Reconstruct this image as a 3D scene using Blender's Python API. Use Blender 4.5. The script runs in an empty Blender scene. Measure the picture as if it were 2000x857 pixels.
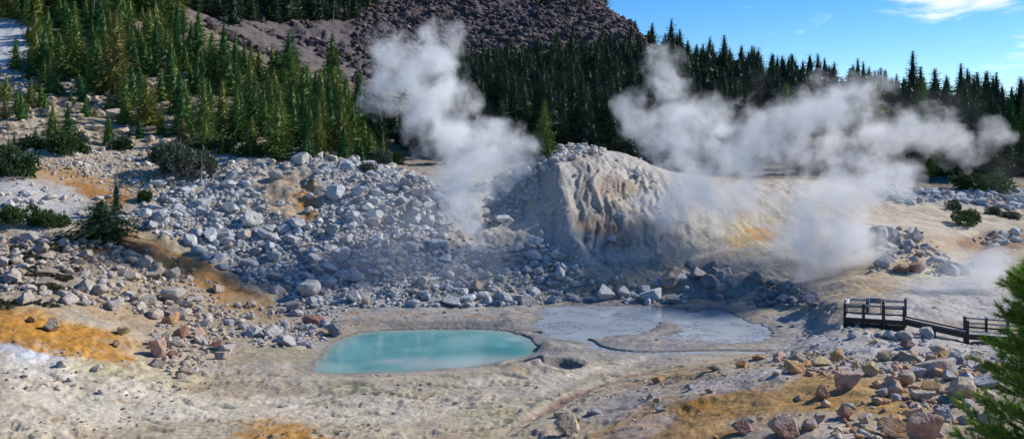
import bpy, bmesh, math, random
import numpy as np
from mathutils import Vector, Matrix

random.seed(7)
RNG = np.random.default_rng(11)
scene = bpy.context.scene
COL = scene.collection
F = 1732.0      # focal length in photo pixels
VH = 268.0      # horizon row of the photo
ZC = 18.0       # camera height above the pool
STEAM = True; TREES = True; ROCKS = True

# ------------------------------------------------------------------ noise
_P = np.random.default_rng(3).permutation(256)
_P = np.concatenate([_P, _P, _P])
_G = np.random.default_rng(4).uniform(0, 2*np.pi, 256)
_GX, _GY = np.cos(_G), np.sin(_G)
def perlin(x, y):
    xi = np.floor(x).astype(np.int64); yi = np.floor(y).astype(np.int64)
    xf = x-xi; yf = y-yi
    xi &= 255; yi &= 255
    u = xf*xf*xf*(xf*(xf*6-15)+10); v = yf*yf*yf*(yf*(yf*6-15)+10)
    def g(ix, iy, fx, fy):
        h = _P[_P[ix]+iy] & 255
        return _GX[h]*fx+_GY[h]*fy
    a = g(xi, yi, xf, yf); b = g(xi+1, yi, xf-1, yf)
    c = g(xi, yi+1, xf, yf-1); d = g(xi+1, yi+1, xf-1, yf-1)
    return ((a+u*(b-a))+v*((c+u*(d-c))-(a+u*(b-a))))*1.5
def fbm(x, y, octv=5, gain=.5, lac=2.03):
    s = 0; am = 1.0; t = 0
    for i in range(octv):
        s = s+am*perlin(x+17.3*i, y-9.1*i); t += am
        am *= gain; x = x*lac; y = y*lac
    return s/t
def ridged(x, y, octv=4):
    s = 0; am = 1.0; t = 0
    for i in range(octv):
        s = s+am*(1-np.abs(perlin(x+31.7*i, y+5.9*i))*2); t += am
        am *= .5; x = x*2.1; y = y*2.1
    return s/t
def sstep(a, b, x):
    t = np.clip((x-a)/(b-a), 0, 1); return t*t*(3-2*t)

# ------------------------------------------------------------------ terrain
def zpix(v, D): return ZC-(v-VH)/F*D
PROF = {   # column of the photo: list of (row, distance)
 -300: [(857,48),(740,57),(650,66),(570,78),(490,92),(430,100),(360,110),(300,125),(200,160),(100,205),(0,250),(-150,330)],
 0:   [(857,48),(760,55),(715,58),(660,63),(625,66),(590,73),(560,78),(480,92),(440,98),(375,107),(342,112),(300,126),(200,160),(100,200),(0,240),(-150,320)],
 120: [(857,49),(760,57),(700,62),(650,67),(610,73),(560,80),(480,93),(450,99),(395,108),(345,116),(290,130),(200,162),(100,205),(0,245),(-150,325)],
 250: [(857,50),(780,57),(740,61),(690,68),(640,75),(590,82),(520,92),(460,100),(400,111),(330,125),(270,145),(180,175),(80,215),(0,260),(-150,340)],
 500: [(857,49),(780,60),(730,66),(680,73.5),(620,86),(590,92),(520,101),(450,109),(380,118),(312,128),(290,140),(250,160),(180,200),(100,270),(50,330),(0,400),(-150,480)],
 640: [(857,49),(780,60),(735,66),(620,87),(595,91.5),(530,101),(450,110),(380,118),(318,128),(290,145),(235,180),(160,250),(90,320),(50,370),(0,430),(-150,520)],
 750: [(857,49),(780,60),(735,66),(622,87),(600,91.5),(540,100),(470,108),(400,116),(345,125),(300,165),(230,230),(165,300),(110,350),(60,400),(0,460),(-150,560)],
 880: [(857,49),(780,60),(735,66),(622,87),(600,92),(540,100),(490,106),(420,115),(362,123),(300,165),(215,235),(140,325),(60,405),(0,470),(-150,570)],
 1000:[(857,48.5),(780,59),(730,66),(610,91),(590,95),(540,101),(480,108),(400,117),(340,126),(285,175),(205,240),(135,330),(60,410),(0,480),(-150,570)],
 1080:[(857,47),(790,57),(735,65.5),(585,96),(540,101),(485,107),(400,114),(340,120),(298,127),(278,180),(205,245),(130,340),(60,420),(0,490),(-150,560)],
 1150:[(857,45),(800,53),(745,63),(720,68),(585,97),(540,101),(500,105.5),(400,113),(330,119.5),(292,127),(275,185),(205,245),(125,340),(60,430),(0,500),(-40,540)],
 1230:[(857,42.5),(800,50.5),(750,60),(725,67),(580,98),(540,103),(500,107),(420,113),(350,121),(305,129),(280,190),(205,250),(120,350),(75,420),(40,470)],
 1300:[(857,40),(800,48),(750,57),(725,64),(575,98),(540,103),(505,107.5),(430,115),(370,123),(333,131),(285,190),(210,250),(150,330),(100,400)],
 1400:[(857,38),(800,45),(740,54),(715,59.5),(580,97),(545,102),(505,108),(440,116),(380,126),(348,134),(290,190),(215,250),(150,345)],
 1500:[(857,36),(770,46),(715,55),(695,59.5),(582,96),(545,102),(500,108),(430,119),(375,131),(352,140),(300,190),(230,240),(175,315)],
 1600:[(857,35),(770,44),(710,53),(680,57.5),(650,62),(610,80),(575,90),(540,99),(490,108),(420,121),(370,136),(352,143),(310,185),(245,230),(188,290)],
 1700:[(857,34),(750,45),(690,53),(650,60.5),(636,64),(603,74),(578,82),(540,92),(500,100),(458,108),(440,117),(400,132),(374,148),(330,180),(265,220),(198,278)],
 1850:[(857,33),(760,42),(705,50),(678,57),(664,62),(648,66),(612,72),(572,83),(530,96),(495,104),(455,115),(420,128),(390,142),(372,158),(335,180),(275,215),(215,255)],
 2000:[(857,32),(760,41),(710,49),(688,55.5),(672,62),(652,66),(610,74),(560,86),(520,99),(490,108),(462,117),(425,131),(392,150),(370,162),(335,185),(285,212),(232,240)],
 2300:[(857,31),(760,40),(710,48),(688,55),(672,62),(652,66),(610,74),(560,88),(500,106),(465,117),(430,131),(395,150),(370,165),(335,188),(290,212),(240,240)],
}
RAW = {   # (column, distance, height): ground no pixel of the photo fixes
 'floor': [(620,70,.25),(620,78,.25),(760,72,0.1),(760,78,.1),(900,70,.1),(900,78,.1),(1000,72,.15),(1000,80,.15),(1080,78,.1),(1080,88,.1),
           (1150,76,.2),(1150,86,.1),(1150,92,.1),(1230,75,.2),(1230,86,.1),(1300,72,.3),(1300,80,.15),(1300,90,.1),(1400,70,.5),(1400,78,.2),(1400,88,.1),
           (1500,69,.8),(1500,76,.35),(1500,84,.2),(1600,72,2.0),(1600,76,1.9),(1700,69,3.7)],
 'behind': [(500,132,15.0),(640,134,14.8),(750,135,12.6),(880,132,12.2),(1000,135,13.3),(1080,138,15.2),(1150,138,15.2),(1230,140,13.6),(1300,142,11.5),
            (1400,146,10.6),(1500,152,10.4),(1600,158,10.0),(1000,155,12.6),(1150,158,13),(1300,160,12)],
 'ridge': [(1180,520,97),(1180,580,90),(1230,520,68),(1300,450,52),(1300,520,40),(1400,380,40),(1400,450,28),(1500,345,32),(1500,420,22),(1600,320,28),(1600,400,18),
           (1700,305,26),(1700,400,16),(1850,285,22),(1850,380,14),(2000,270,19),(2000,380,12),(2300,270,19),(2300,380,12)],
 'near': [(u,D,z) for u in (-600,-100,500,1000) for D,z in ((1.2,16.1),(6,14.2),(14,11.0),(26,6.5),(38,3.0))]+
         [(u,D,z) for u in (1500,2000,2500) for D,z in ((1.2,16.1),(6,14.3),(10,12.6),(18,9.4),(26,7.6))],
}
cp = []
for u, lst in PROF.items():
    for v, D in lst: cp.append((u, D, zpix(v, D)))
for k, lst in RAW.items(): cp += lst
cp = np.array(cp, float)
KT = .75
def feat(a, D): return np.stack([a, KT*np.log(D)], -1)
CX = feat((cp[:,0]-1000)/F, cp[:,1]); CZ = cp[:,2]
def phi(r2):
    return np.sqrt(r2+1e-9)**1.0*r2/(r2+1e-12)   # linear kernel: no overshoot
def tps_fit():
    n = len(CX)
    r2 = ((CX[:,None]-CX[None])**2).sum(-1)
    A = np.sqrt(r2+.0009)+np.eye(n)*-2e-3
    Pm = np.concatenate([np.ones((n,1)), CX], 1)
    M = np.block([[A, Pm],[Pm.T, np.zeros((3,3))]])
    s = np.linalg.solve(M, np.concatenate([CZ, np.zeros(3)]))
    return s[:n], s[n:]
WQ, WA = tps_fit()
def tps(a, D):
    q = feat(a, D).reshape(-1,2); out = np.empty(len(q))
    for i in range(0, len(q), 20000):
        b = q[i:i+20000]
        r2 = ((b[:,None,:]-CX[None])**2).sum(-1)
        out[i:i+20000] = np.sqrt(r2+.0009)@WQ+WA[0]+b@WA[1:]
    return out.reshape(np.shape(a))

Dr = np.concatenate([np.geomspace(1.0,30,50)[:-1], np.arange(30,60,.2), np.arange(60,100,.18), np.arange(100,142,.19),
                     np.arange(142,200,.7), np.arange(200,330,1.3), np.arange(330,640,2.2)])
ac = np.concatenate([np.linspace(-1.0,-.63,60)[:-1], np.linspace(-.63,.63,800), np.linspace(.63,1.0,60)[1:]])
# base surface on a coarse lattice, then interpolated
Dc = np.geomspace(1.0, 640, 300); acc = np.linspace(-1, 1, 320)
Zb = tps(*np.meshgrid(acc, Dc))
def bil(Z, rows, cols, D, a):
    fi = np.interp(D, rows, np.arange(len(rows))); fj = np.interp(a, cols, np.arange(len(cols)))
    i = np.minimum(fi.astype(int), len(rows)-2); j = np.minimum(fj.astype(int), len(cols)-2)
    di = fi-i; dj = fj-j
    return (Z[i,j]*(1-di)*(1-dj)+Z[i+1,j]*di*(1-dj)+Z[i,j+1]*(1-di)*dj+Z[i+1,j+1]*di*dj)
AA, DD = np.meshgrid(ac, Dr)
Z = bil(Zb, Dc, acc, DD, AA)
X = AA*DD; Y = DD.copy()

def w0(u, v, z=0.0):       # photo pixel on a level plane -> world
    D = (ZC-z)*F/(v-VH); return ((u-1000)/F*D, D)
def banded(f):             # only the rows near the basin need exact distances
    def g(px, X, Y):
        if X.ndim < 2: return f(px, X, Y)
        p = np.array(px); k = np.nonzero((Y[:,0] > p[:,1].min()-9) & (Y[:,0] < p[:,1].max()+9))[0]
        d = np.full(X.shape, -9.0 if f.__name__ == 'poly_sd' else 9.0); d[k] = f(px, X[k], Y[k]); return d
    return g
@banded
def poly_sd(px, X, Y):     # signed distance (positive inside)
    p = np.array(px); d = np.full(X.shape, 1e9); inside = np.zeros(X.shape, bool)
    for i in range(len(p)):
        x0, y0 = p[i]; x1, y1 = p[(i+1) % len(p)]
        ex, ey = x1-x0, y1-y0
        t = np.clip(((X-x0)*ex+(Y-y0)*ey)/(ex*ex+ey*ey+1e-12), 0, 1)
        d = np.minimum(d, np.hypot(X-x0-t*ex, Y-y0-t*ey))
        c = ((y0 > Y) != (y1 > Y)) & (X < (x1-x0)*(Y-y0)/((y1-y0) if abs(y1-y0) > 1e-9 else 1e-9)+x0)
        inside ^= c
    return np.where(inside, d, -d)
@banded
def line_d(px, X, Y):
    d = np.full(X.shape, 1e9)
    for (x0,y0),(x1,y1) in zip(px[:-1], px[1:]):
        ex, ey = x1-x0, y1-y0
        t = np.clip(((X-x0)*ex+(Y-y0)*ey)/(ex*ex+ey*ey+1e-12), 0, 1)
        d = np.minimum(d, np.hypot(X-x0-t*ex, Y-y0-t*ey))
    return d
def smooth_poly(pts, n=3):
    for _ in range(n):
        q = []
        for i in range(len(pts)):
            a, b = np.array(pts[i]), np.array(pts[(i+1) % len(pts)])
            q += [tuple(a*.75+b*.25), tuple(a*.25+b*.75)]
        pts = q
    return pts
def smooth_line(pts, n=3):
    for _ in range(n):
        q = [pts[0]]
        for a, b in zip(pts[:-1], pts[1:]):
            a, b = np.array(a), np.array(b)
            q += [tuple(a*.75+b*.25), tuple(a*.25+b*.75)]
        pts = q+[pts[-1]]
    return pts
POOL = smooth_poly([w0(*p) for p in [(606,722),(628,700),(640,682),(668,662),(700,650),(760,645),(850,643),(950,643),(1010,650),(1045,668),(1056,684),(1035,696),(985,707),(930,716),(880,719),(800,727),(700,730),(630,730)]])
MUDW = smooth_poly([w0(*p) for p in [(1030,636),(1065,622),(1045,612),(1065,600),(1120,596),(1240,597),(1345,604),(1335,616),(1292,626),(1282,640),(1255,652),(1205,656),(1160,664),(1120,668),(1085,662),(1046,656),(1072,646)]])
MUDE = smooth_poly([w0(*p) for p in [(1326,614),(1395,603),(1432,612),(1450,628),(1500,637),(1510,655),(1490,668),(1440,671),(1380,669),(1300,663),(1288,655),(1345,648),(1318,636),(1300,626)]])
STREAM = smooth_line([w0(*p) for p in [(1046,652),(1100,664),(1150,666),(1158,678),(1200,688),(1260,692),(1330,690),(1420,688),(1500,690),(1580,692)]])
CR1 = smooth_poly([w0(*p, .3) for p in [(1055,708),(1085,703),(1125,706),(1145,714),(1125,722),(1085,720),(1050,716)]])
CR2 = smooth_poly([w0(*p, .25) for p in [(975,714),(1000,706),(1060,706),(1066,713),(1010,719)]])

def proj(X, Y, Z): return 1000+F*X/Y, VH-F*(Z-ZC)/Y
U, V = proj(X, Y, Z)
def ell(U, V, cu, cv, ru, rv, rot=0, soft=.5):
    c, s = math.cos(math.radians(rot)), math.sin(math.radians(rot))
    du, dv = U-cu, V-cv
    p = (du*c+dv*s)/ru; q = (-du*s+dv*c)/rv
    return 1-sstep(1-soft, 1+soft, np.sqrt(p*p+q*q))
# --- relief by region
nf = fbm(X*.12, Y*.12, 6)
nm = fbm(X*.45+40, Y*.45, 5)
nl = fbm(X*.03, Y*.03+7, 5)
floor = sstep(2.2, .6, Z)*sstep(46, 56, Y)*sstep(102, 94, Y)
mount = sstep(230, 330, Y)
mid = sstep(100, 140, Y)*(1-mount)
near = 1-sstep(95, 115, Y)
Z = Z+near*(1-floor)*(nf*.55+nm*.22)+floor*(nf*.22+nm*.07)+mid*(nf*.6+nm*.3)+mount*(nl*5+nf*3.0*(.4+.6*sstep(1350,1200,U)))
Z += sstep(28,34,Y)*near*.03*fbm(X*2.2, Y*2.2, 3)
# talus: bouldery ground
tal = sstep(90,96,Y)*(1-sstep(126,134,Y))*sstep(230,330,U)*(1-sstep(1010,1060,U))
Z += tal*(fbm(X*.28+9, Y*.28, 4)*1.0)
# bluff: spur and erosion gullies
bl = ell(U, V, 1190, 405, 170, 100, 12, .45)*sstep(100,106,Y)*(1-sstep(126,133,Y))
gx = X+(fbm(X*.15,Y*.15+3,3))*2.4
g1 = ridged(gx*.19+.35*(Y-110)*.12, Y*.035+4, 4)
scar = ell(U, V, 1200, 400, 72, 90, 14, .7)*sstep(101,106,Y)*(1-sstep(124,131,Y))
gy = Y+gx*.25
Z += bl*((ridged(gx*.36+1.7, gy*.07, 4)-.5)*.6+fbm(X*.4,Y*.2,5)*.5+(ridged(gx*.8+2,Y*.10,4)-.5)*.5+fbm(X*1.7,Y*1.2,3)*.12)
Z -= scar*(.9+.9*fbm(gx*.3+4, Y*.25, 4)+.5*(ridged(gx*.8+5,gy*.13,4)-.5)+.22*fbm(X*.7,Y*.4,5))
spur = np.exp(-(line_d([(6.0,122),(6.9,114),(7.4,107),(8.6,103.5)], X, Y)/1.3)**2)
Z += spur*1.2*sstep(100,106,Y)
dome = ell(U, V, 1480, 420, 170, 70, 0, .5)*sstep(104,112,Y)*(1-sstep(138,146,Y))
Z += dome*(ridged(gx*.35+2, Y*.06, 3)-.4)*.22
# hummocks behind the mud pool
hm = ell(U, V, 1340, 550, 250, 45, 3, .4)*sstep(95,98.5,Y)*(1-sstep(106,110,Y))
Z += hm*(np.maximum(fbm(X*.22+3, Y*.22+8, 4),-.1)*2.2+.2)
hump = lambda cx, cy, rx, ry, h: h*np.exp(-((X-cx)/rx)**2-((Y-cy)/ry)**2)
Z += hump(11.5,99.5,3.2,2.0,1.3)+hump(18.5,100,3.2,2.2,1.3)+hump(25.5,98.5,3.6,2.2,1.1)+hump(30,94.5,3.4,2.4,1.2)+hump(33.5,90,3.5,2.4,.7)
# crusty terraces and cracks on the nearer ground
q_ = (Z+nm*.35)/.42; te = (np.floor(q_)+sstep(.45,1,q_-np.floor(q_)))*.42-nm*.35
tm = sstep(34,38,Y)*(1-sstep(70,76,Y))*sstep(-.25,.15,nf+.1)*.7*sstep(1220,1060,U)
Z = Z+(te-Z)*tm
rg = ridged(X*.55+nm, Y*.75+nf, 4); rg2 = ridged(X*1.5, Y*1.7, 3)
cz = sstep(34,38,Y)*(1-sstep(110,125,Y))
Z += cz*(.09*(rg-.5)*sstep(-.2,.3,fbm(X*.1+33,Y*.1,3))+.05*(rg2-.5))
st_ = ridged(X*.09+nm*.35+3, Y*.22+nf*.8, 3); Z -= .14*sstep(.72,.88,st_)*sstep(42,50,Y)*(1-sstep(69,72,Y))*sstep(3.5,2,Z)
# water bodies
sdp = poly_sd(POOL, X, Y); sdw = poly_sd(MUDW, X, Y); sde = poly_sd(MUDE, X, Y)
jag = .35*fbm(X*.5+3,Y*.7,4)+.22*fbm(X*1.6,Y*2.0+9,3)
sdp = sdp+jag*1.3; sdw = sdw+jag*2.2; sde = sde+jag*2.2
sd = np.maximum(np.maximum(sdp, sdw), sde)
wob = nm*.25
bank = .07+.12*sstep(0,1.2,-sd)+.30*sstep(.6,3.5,-sd)
lip = .35*sstep(83,84.5,Y)*sstep(89,86.5,Y)*sstep(640,680,U)*sstep(1050,1010,U)
near_w = sstep(6, 2.2, -sd)
tgt = np.where(sd > -wob*0, -np.minimum(.9, .05+sd*.35), bank+lip+wob*.5*sstep(0,2,-sd))
Z = np.where(sd > 0, tgt, Z*(1-near_w)+tgt*near_w)
flat = sstep(5.5, 1.0, np.abs(Y-80))*0
ds = line_d(STREAM, X, Y)
sbank = sstep(2.6, .5, ds)*(sd < 0)
Z = np.where(sd < 0, Z*(1-sbank)+(.16+wob*.1)*sbank, Z)
Z = np.where(sd < 0, Z-.5*sstep(.62, .25, ds), Z)
c1 = poly_sd(CR1, X, Y)+nm*.12; c2 = poly_sd(CR2, X, Y)+nm*.2
Z += .22*np.exp(-(np.minimum(c1,0)/1.0)**2)*(c1 < .2)*sstep(-3,-.2,c1)+.25*np.exp(-(np.minimum(c2,0)/.8)**2)*(c2 < .2)
Z -= .75*sstep(-.3,1.3,c1+nm*.5)+.8*sstep(-.1,.7,c2+nm*.3)
Z += hump(13.5,49,6,5,.5)+hump(19,43,6,5,.5)
Z += hump((1065-1000)/F*75.5, 75.2, 1.0, .9, .55)
# runnel in front
RUN = smooth_line([w0(*p, .9) for p in [(985,857),(1060,800),(1120,765),(1180,738),(1230,722),(1320,715)]])
dr = line_d(RUN, X, Y)
Z -= .28*sstep(.9,.2,dr)
# gully right of the knoll
GUL = [((1900-1000)/F*100,100),((1880-1000)/F*108,108),((1935-1000)/F*118,118)]
Z -= 1.3*np.exp(-(line_d(GUL, X, Y)/1.6)**2)
U, V = proj(X, Y, Z)
def ground(x, y):
    x = np.asarray(x, float); y = np.asarray(y, float)
    return bil(Z, Dr, ac, y, x/y)
def hit(u, v, dmin=25):   # where the sight line through a photo pixel meets the ground
    a = (u-1000)/F; D = np.arange(dmin, 600, .1)
    z = bil(Z, Dr, ac, D, np.full(D.shape, a)); r = ZC-(v-VH)/F*D
    k = np.nonzero(z >= r)[0]
    d = D[k[0]] if len(k) else 600.0
    return a*d, d, float(bil(Z, Dr, ac, np.array([d]), np.array([a]))[0])

# --- ground colours: stains, crusts, soils and some painted light and shade
def lin(r, g, b):
    f = lambda c: ((c/255+.055)/1.055)**2.4 if c > 10 else c/255/12.92
    return np.array([f(r), f(g), f(b)])
wu = fbm(X*.33+5, Y*.33, 5); wv = fbm(X*.33, Y*.33+50, 5); w2 = fbm(X*1.3, Y*1.3, 4)
sc = 1732/np.maximum(Y, 20)
UW = U+wu*2.6*sc*.9+w2*.35*sc; VW = V+wv*.8*sc*.45+w2*.1*sc
Cc = np.empty(X.shape+(3,)); Cc[:] = (.40,.325,.225)
def put(m, c): 
    global Cc
    m = np.clip(m, 0, 1)[...,None]; Cc = Cc*(1-m)+np.array(c)*m
n1 = .5+.5*fbm(X*.2+90, Y*.2, 6); n2 = .5+.5*fbm(X*.7+90, Y*.7+3, 5)
put(sstep(.45,.75,n1)*.6, (.36,.325,.29)); put(sstep(.5,.8,n2)*.5, (.19,.165,.14))
put(sstep(.66,.88,rg)*.35*cz, (.24,.21,.18)); put(sstep(.25,.1,rg)*.4*cz, (.45,.42,.385))
n3 = .5+.5*fbm(X*.10+15+nf*.6, Y*.34+61, 6); put(sstep(.55,.7,n3)*.5*cz, (.36,.29,.19)); put(sstep(.42,.28,n3)*.5*cz, (.30,.305,.31)); put(sstep(.66,.74,n3)*.5*cz, (.40,.25,.10))
grey = (.255,.25,.25); ochre = (.43,.21,.035); rust = (.27,.125,.045); pale = (.58,.52,.42); blue = (.50,.56,.64); tan = (.44,.33,.22); sulf = (.46,.42,.24); dark = (.075,.05,.04)
OVALS = [
 (140,740,260,110,10,(.50,.42,.29),.65),(500,820,330,60,0,(.50,.42,.29),.65),(1450,790,420,90,-12,(.41,.315,.20),.65),(1750,800,260,90,10,(.42,.33,.23),.6),(380,540,220,90,22,(.33,.25,.16),.6),(800,790,260,30,-4,(.50,.43,.31),.6),
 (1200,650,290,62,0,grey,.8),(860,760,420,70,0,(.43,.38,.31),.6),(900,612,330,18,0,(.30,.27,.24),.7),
 (700,470,330,150,12,(.34,.335,.335),.7),(480,370,120,60,15,(.45,.40,.35),.7),(565,385,70,50,10,tan,.8),(600,390,22,46,0,(.36,.20,.08),.9),
 (90,655,165,34,8,ochre,1),(30,615,90,18,0,ochre,.7),(190,690,60,16,15,ochre,.8),(75,705,75,26,12,blue,.9),(170,760,210,50,10,pale,.75),(60,800,160,50,0,pale,.6),(330,790,260,30,0,pale,.35),
 (330,510,120,22,22,(.30,.17,.065),.85),(440,565,110,26,28,(.34,.19,.07),.9),(200,600,120,20,16,(.36,.24,.12),.5),(270,480,60,16,15,(.28,.16,.07),.8),(500,600,60,18,20,(.30,.22,.13),.6),
 (140,350,120,20,14,(.42,.24,.09),.75),(90,370,100,26,14,tan,.6),(190,378,70,12,18,(.36,.17,.05),.9),(270,345,50,16,0,(.36,.24,.12),.6),(60,395,110,45,10,(.46,.46,.47),.7),
 (545,845,95,24,6,ochre,.9),(420,800,200,22,-4,pale,.5),(700,800,180,26,0,pale,.45),(760,755,150,16,0,sulf,.3),(950,812,70,16,-12,sulf,.5),(960,745,80,10,-5,pale,.3),(200,720,70,14,10,sulf,.5),(470,760,130,14,0,(.32,.26,.17),.5),
 (330,730,70,20,10,sulf,.35),(560,690,70,24,20,(.34,.31,.2),.6),
 (1400,805,260,52,-15,ochre,.95),(1630,790,170,46,0,(.42,.25,.08),.9),(1330,845,150,26,-14,(.36,.22,.09),.8),(1500,770,100,26,-10,(.38,.23,.09),.7),(1640,745,110,24,5,(.40,.25,.10),.5),(1300,740,120,12,-14,(.36,.24,.11),.6),
 (1600,835,160,30,0,(.46,.40,.34),.6),(1450,745,130,20,-12,(.46,.43,.40),.7),(1220,790,90,26,-20,(.36,.34,.33),.6),(1250,838,70,26,-25,(.34,.33,.33),.5),(1650,690,150,40,0,(.42,.41,.41),.7),(1880,690,120,50,15,(.42,.41,.41),.6),
 (1190,715,80,10,-15,pale,.5),(1110,735,70,12,-20,pale,.5),
 (1150,400,220,130,0,(.375,.36,.335),.9),(1190,400,70,70,10,(.36,.31,.26),.6),(1165,445,30,15,10,(.30,.18,.10),.6),(1215,470,36,18,0,(.28,.18,.12),.4),(1200,365,34,24,0,(.29,.22,.16),.5),(1230,325,100,26,12,(.42,.39,.36),.8),(1110,310,70,18,0,(.36,.33,.31),.6),
 (1480,455,90,26,3,(.48,.42,.28),.7),(1495,458,34,12,5,(.50,.24,.03),.95),(1435,462,24,26,0,(.46,.33,.12),.7),(1370,440,70,60,0,(.46,.43,.38),.6),(1560,365,130,20,0,(.50,.44,.36),.7),
 (1800,425,190,42,4,(.52,.44,.34),.85),(1830,470,120,14,8,tan,.7),(1960,470,100,18,-4,(.26,.15,.09),.8),(1700,540,60,26,-12,(.44,.33,.2),.7),(1850,535,100,16,0,(.46,.45,.30),.6),(1880,590,140,36,0,(.45,.44,.43),.7),
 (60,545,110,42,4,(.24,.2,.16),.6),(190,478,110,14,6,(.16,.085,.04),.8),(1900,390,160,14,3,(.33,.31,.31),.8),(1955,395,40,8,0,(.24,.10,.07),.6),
 (1560,640,90,26,0,(.36,.34,.33),.7),(1450,540,140,40,0,(.36,.33,.30),.6),
]
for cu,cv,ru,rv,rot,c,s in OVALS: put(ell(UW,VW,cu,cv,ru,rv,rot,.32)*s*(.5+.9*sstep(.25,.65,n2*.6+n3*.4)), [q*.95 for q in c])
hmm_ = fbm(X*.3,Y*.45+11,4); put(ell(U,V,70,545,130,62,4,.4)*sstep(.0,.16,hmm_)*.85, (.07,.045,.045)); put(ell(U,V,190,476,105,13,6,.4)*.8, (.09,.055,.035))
# runoff streaks on the flat in front of the pool
fl_ = sstep(46,52,Y)*(1-sstep(69,72,Y))*sstep(3.0,1.8,Z)
st = ridged(X*.09+nm*.35+3, Y*.22+nf*.8, 3)
put(sstep(.72,.86,st)*fl_*.6, (.24,.22,.15)); put(sstep(.80,.93,ridged(X*.13+nm*.3+8, Y*.3+nf, 3))*fl_*.6, (.44,.42,.39)); put(sstep(.80,.92,ridged(X*.11+nm*.3+18, Y*.25+nf+5, 3))*fl_*.6, (.33,.19,.07))
put(sstep(.75,.3,dr+nm*.4)*.75*sstep(830,800,V), (.22,.12,.09)); put(sstep(1.9,1.2,dr)*sstep(.6,1.1,dr)*.4, (.30,.30,.17))
TRK = smooth_line([w0(*p,.4) for p in [(605,770),(650,752),(692,742),(698,752),(670,768),(600,783)]])
put(sstep(.4,.1,line_d(TRK,X,Y)+np.abs(nm)*.2)*.6, (.13,.15,.09))
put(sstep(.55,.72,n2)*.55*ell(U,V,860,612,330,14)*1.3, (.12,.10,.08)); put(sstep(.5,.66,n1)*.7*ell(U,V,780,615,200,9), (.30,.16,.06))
put(sstep(2.4,.3,-sd+nm*1.5)*(sd<.4)*.55, (.20,.19,.18)); put(sstep(.5,.1,-sd+nm*.4)*(sd<.3)*.6, (.13,.13,.125)); put(sstep(5,2,-sdw+nm*4)*sstep(.48,.6,n2)*.5*(V<672), (.12,.12,.12)); put(sstep(0,.4,np.maximum(c1,c2)+nm*.3)*.7, (.17,.165,.165))  # last mask darkens the crater hollows: their shade put into the colour
put(sstep(.74,.9,rg)*.3*cz, (.19,.16,.13)); put(sstep(.76,.92,rg2)*.2*cz, (.22,.19,.16))
mtn = sstep(235,300,Y+20*nl)*sstep(1380,1290,U+40*nl)
put(mtn, (.095,.075,.08)); put(mtn*ell(UW,VW,1010,130,170,42,6)*.8, (.24,.165,.13)); put(mtn*ell(UW,VW,560,80,230,55,22)*.8, (.13,.115,.105)); put(mtn*sstep(.5,.75,n1)*.4, (.13,.085,.085))  # grazing light put into colour: dark mountain, lighter tan where its foot is lit
fl = sstep(140,165,Y)*(1-mtn)
put(fl*.75*sstep(.2,.7,n2+.2), (.12,.095,.065)); put(fl*sstep(420,250,U)*sstep(.45,.6,n1)*.8, (.40,.335,.28)); put(fl*ell(U,V,10,60,55,120,0,.4), (.50,.50,.51))
NR, NC = X.shape
me = bpy.data.meshes.new('terrain')
me.vertices.add(NR*NC); me.vertices.foreach_set('co', np.stack([X,Y,Z],-1).astype(np.float32).ravel())
idx = np.arange(NR*NC).reshape(NR,NC)
q = np.stack([idx[:-1,:-1],idx[:-1,1:],idx[1:,1:],idx[1:,:-1]],-1).reshape(-1,4)
me.loops.add(q.size); me.loops.foreach_set('vertex_index', q.ravel().astype(np.int32))
me.polygons.add(len(q)); me.polygons.foreach_set('loop_start', np.arange(0,q.size,4,dtype=np.int32))
me.polygons.foreach_set('use_smooth', np.ones(len(q),bool))
me.update()
at = me.attributes.new('soil','FLOAT_COLOR','POINT')
at.data.foreach_set('color', np.concatenate([Cc, np.ones(X.shape+(1,))],-1).astype(np.float32).ravel())

# ------------------------------------------------------------------ materials
def newmat(name):
    m = bpy.data.materials.new(name); m.use_nodes = True
    nt = m.node_tree; nt.nodes.clear()
    return m, nt, nt.nodes.new
def link(nt, a, b): nt.links.new(a, b)
def simple(name, col, rough=.8, var=.25, scale=6, bump=.3, metal=0):
    m, nt, N = newmat(name)
    out = N('ShaderNodeOutputMaterial'); b = N('ShaderNodeBsdfPrincipled'); b.inputs['Roughness'].default_value = rough; b.inputs['Metallic'].default_value = metal
    tc = N('ShaderNodeTexCoord'); n = N('ShaderNodeTexNoise'); n.inputs['Scale'].default_value = scale; n.inputs['Detail'].default_value = 6
    link(nt, tc.outputs['Object'], n.inputs['Vector'])
    mr = N('ShaderNodeMapRange'); mr.inputs['From Min'].default_value = .3; mr.inputs['From Max'].default_value = .7; mr.inputs['To Min'].default_value = 1-var; mr.inputs['To Max'].default_value = 1+var
    link(nt, n.outputs['Fac'], mr.inputs['Value'])
    vm = N('ShaderNodeVectorMath'); vm.operation = 'SCALE'; vm.inputs[0].default_value = col
    link(nt, mr.outputs[0], vm.inputs['Scale']); link(nt, vm.outputs[0], b.inputs['Base Color'])
    bp = N('ShaderNodeBump'); bp.inputs['Strength'].default_value = bump; bp.inputs['Distance'].default_value = .02
    link(nt, n.outputs['Fac'], bp.inputs['Height']); link(nt, bp.outputs[0], b.inputs['Normal'])
    link(nt, b.outputs[0], out.inputs['Surface'])
    return m
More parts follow.
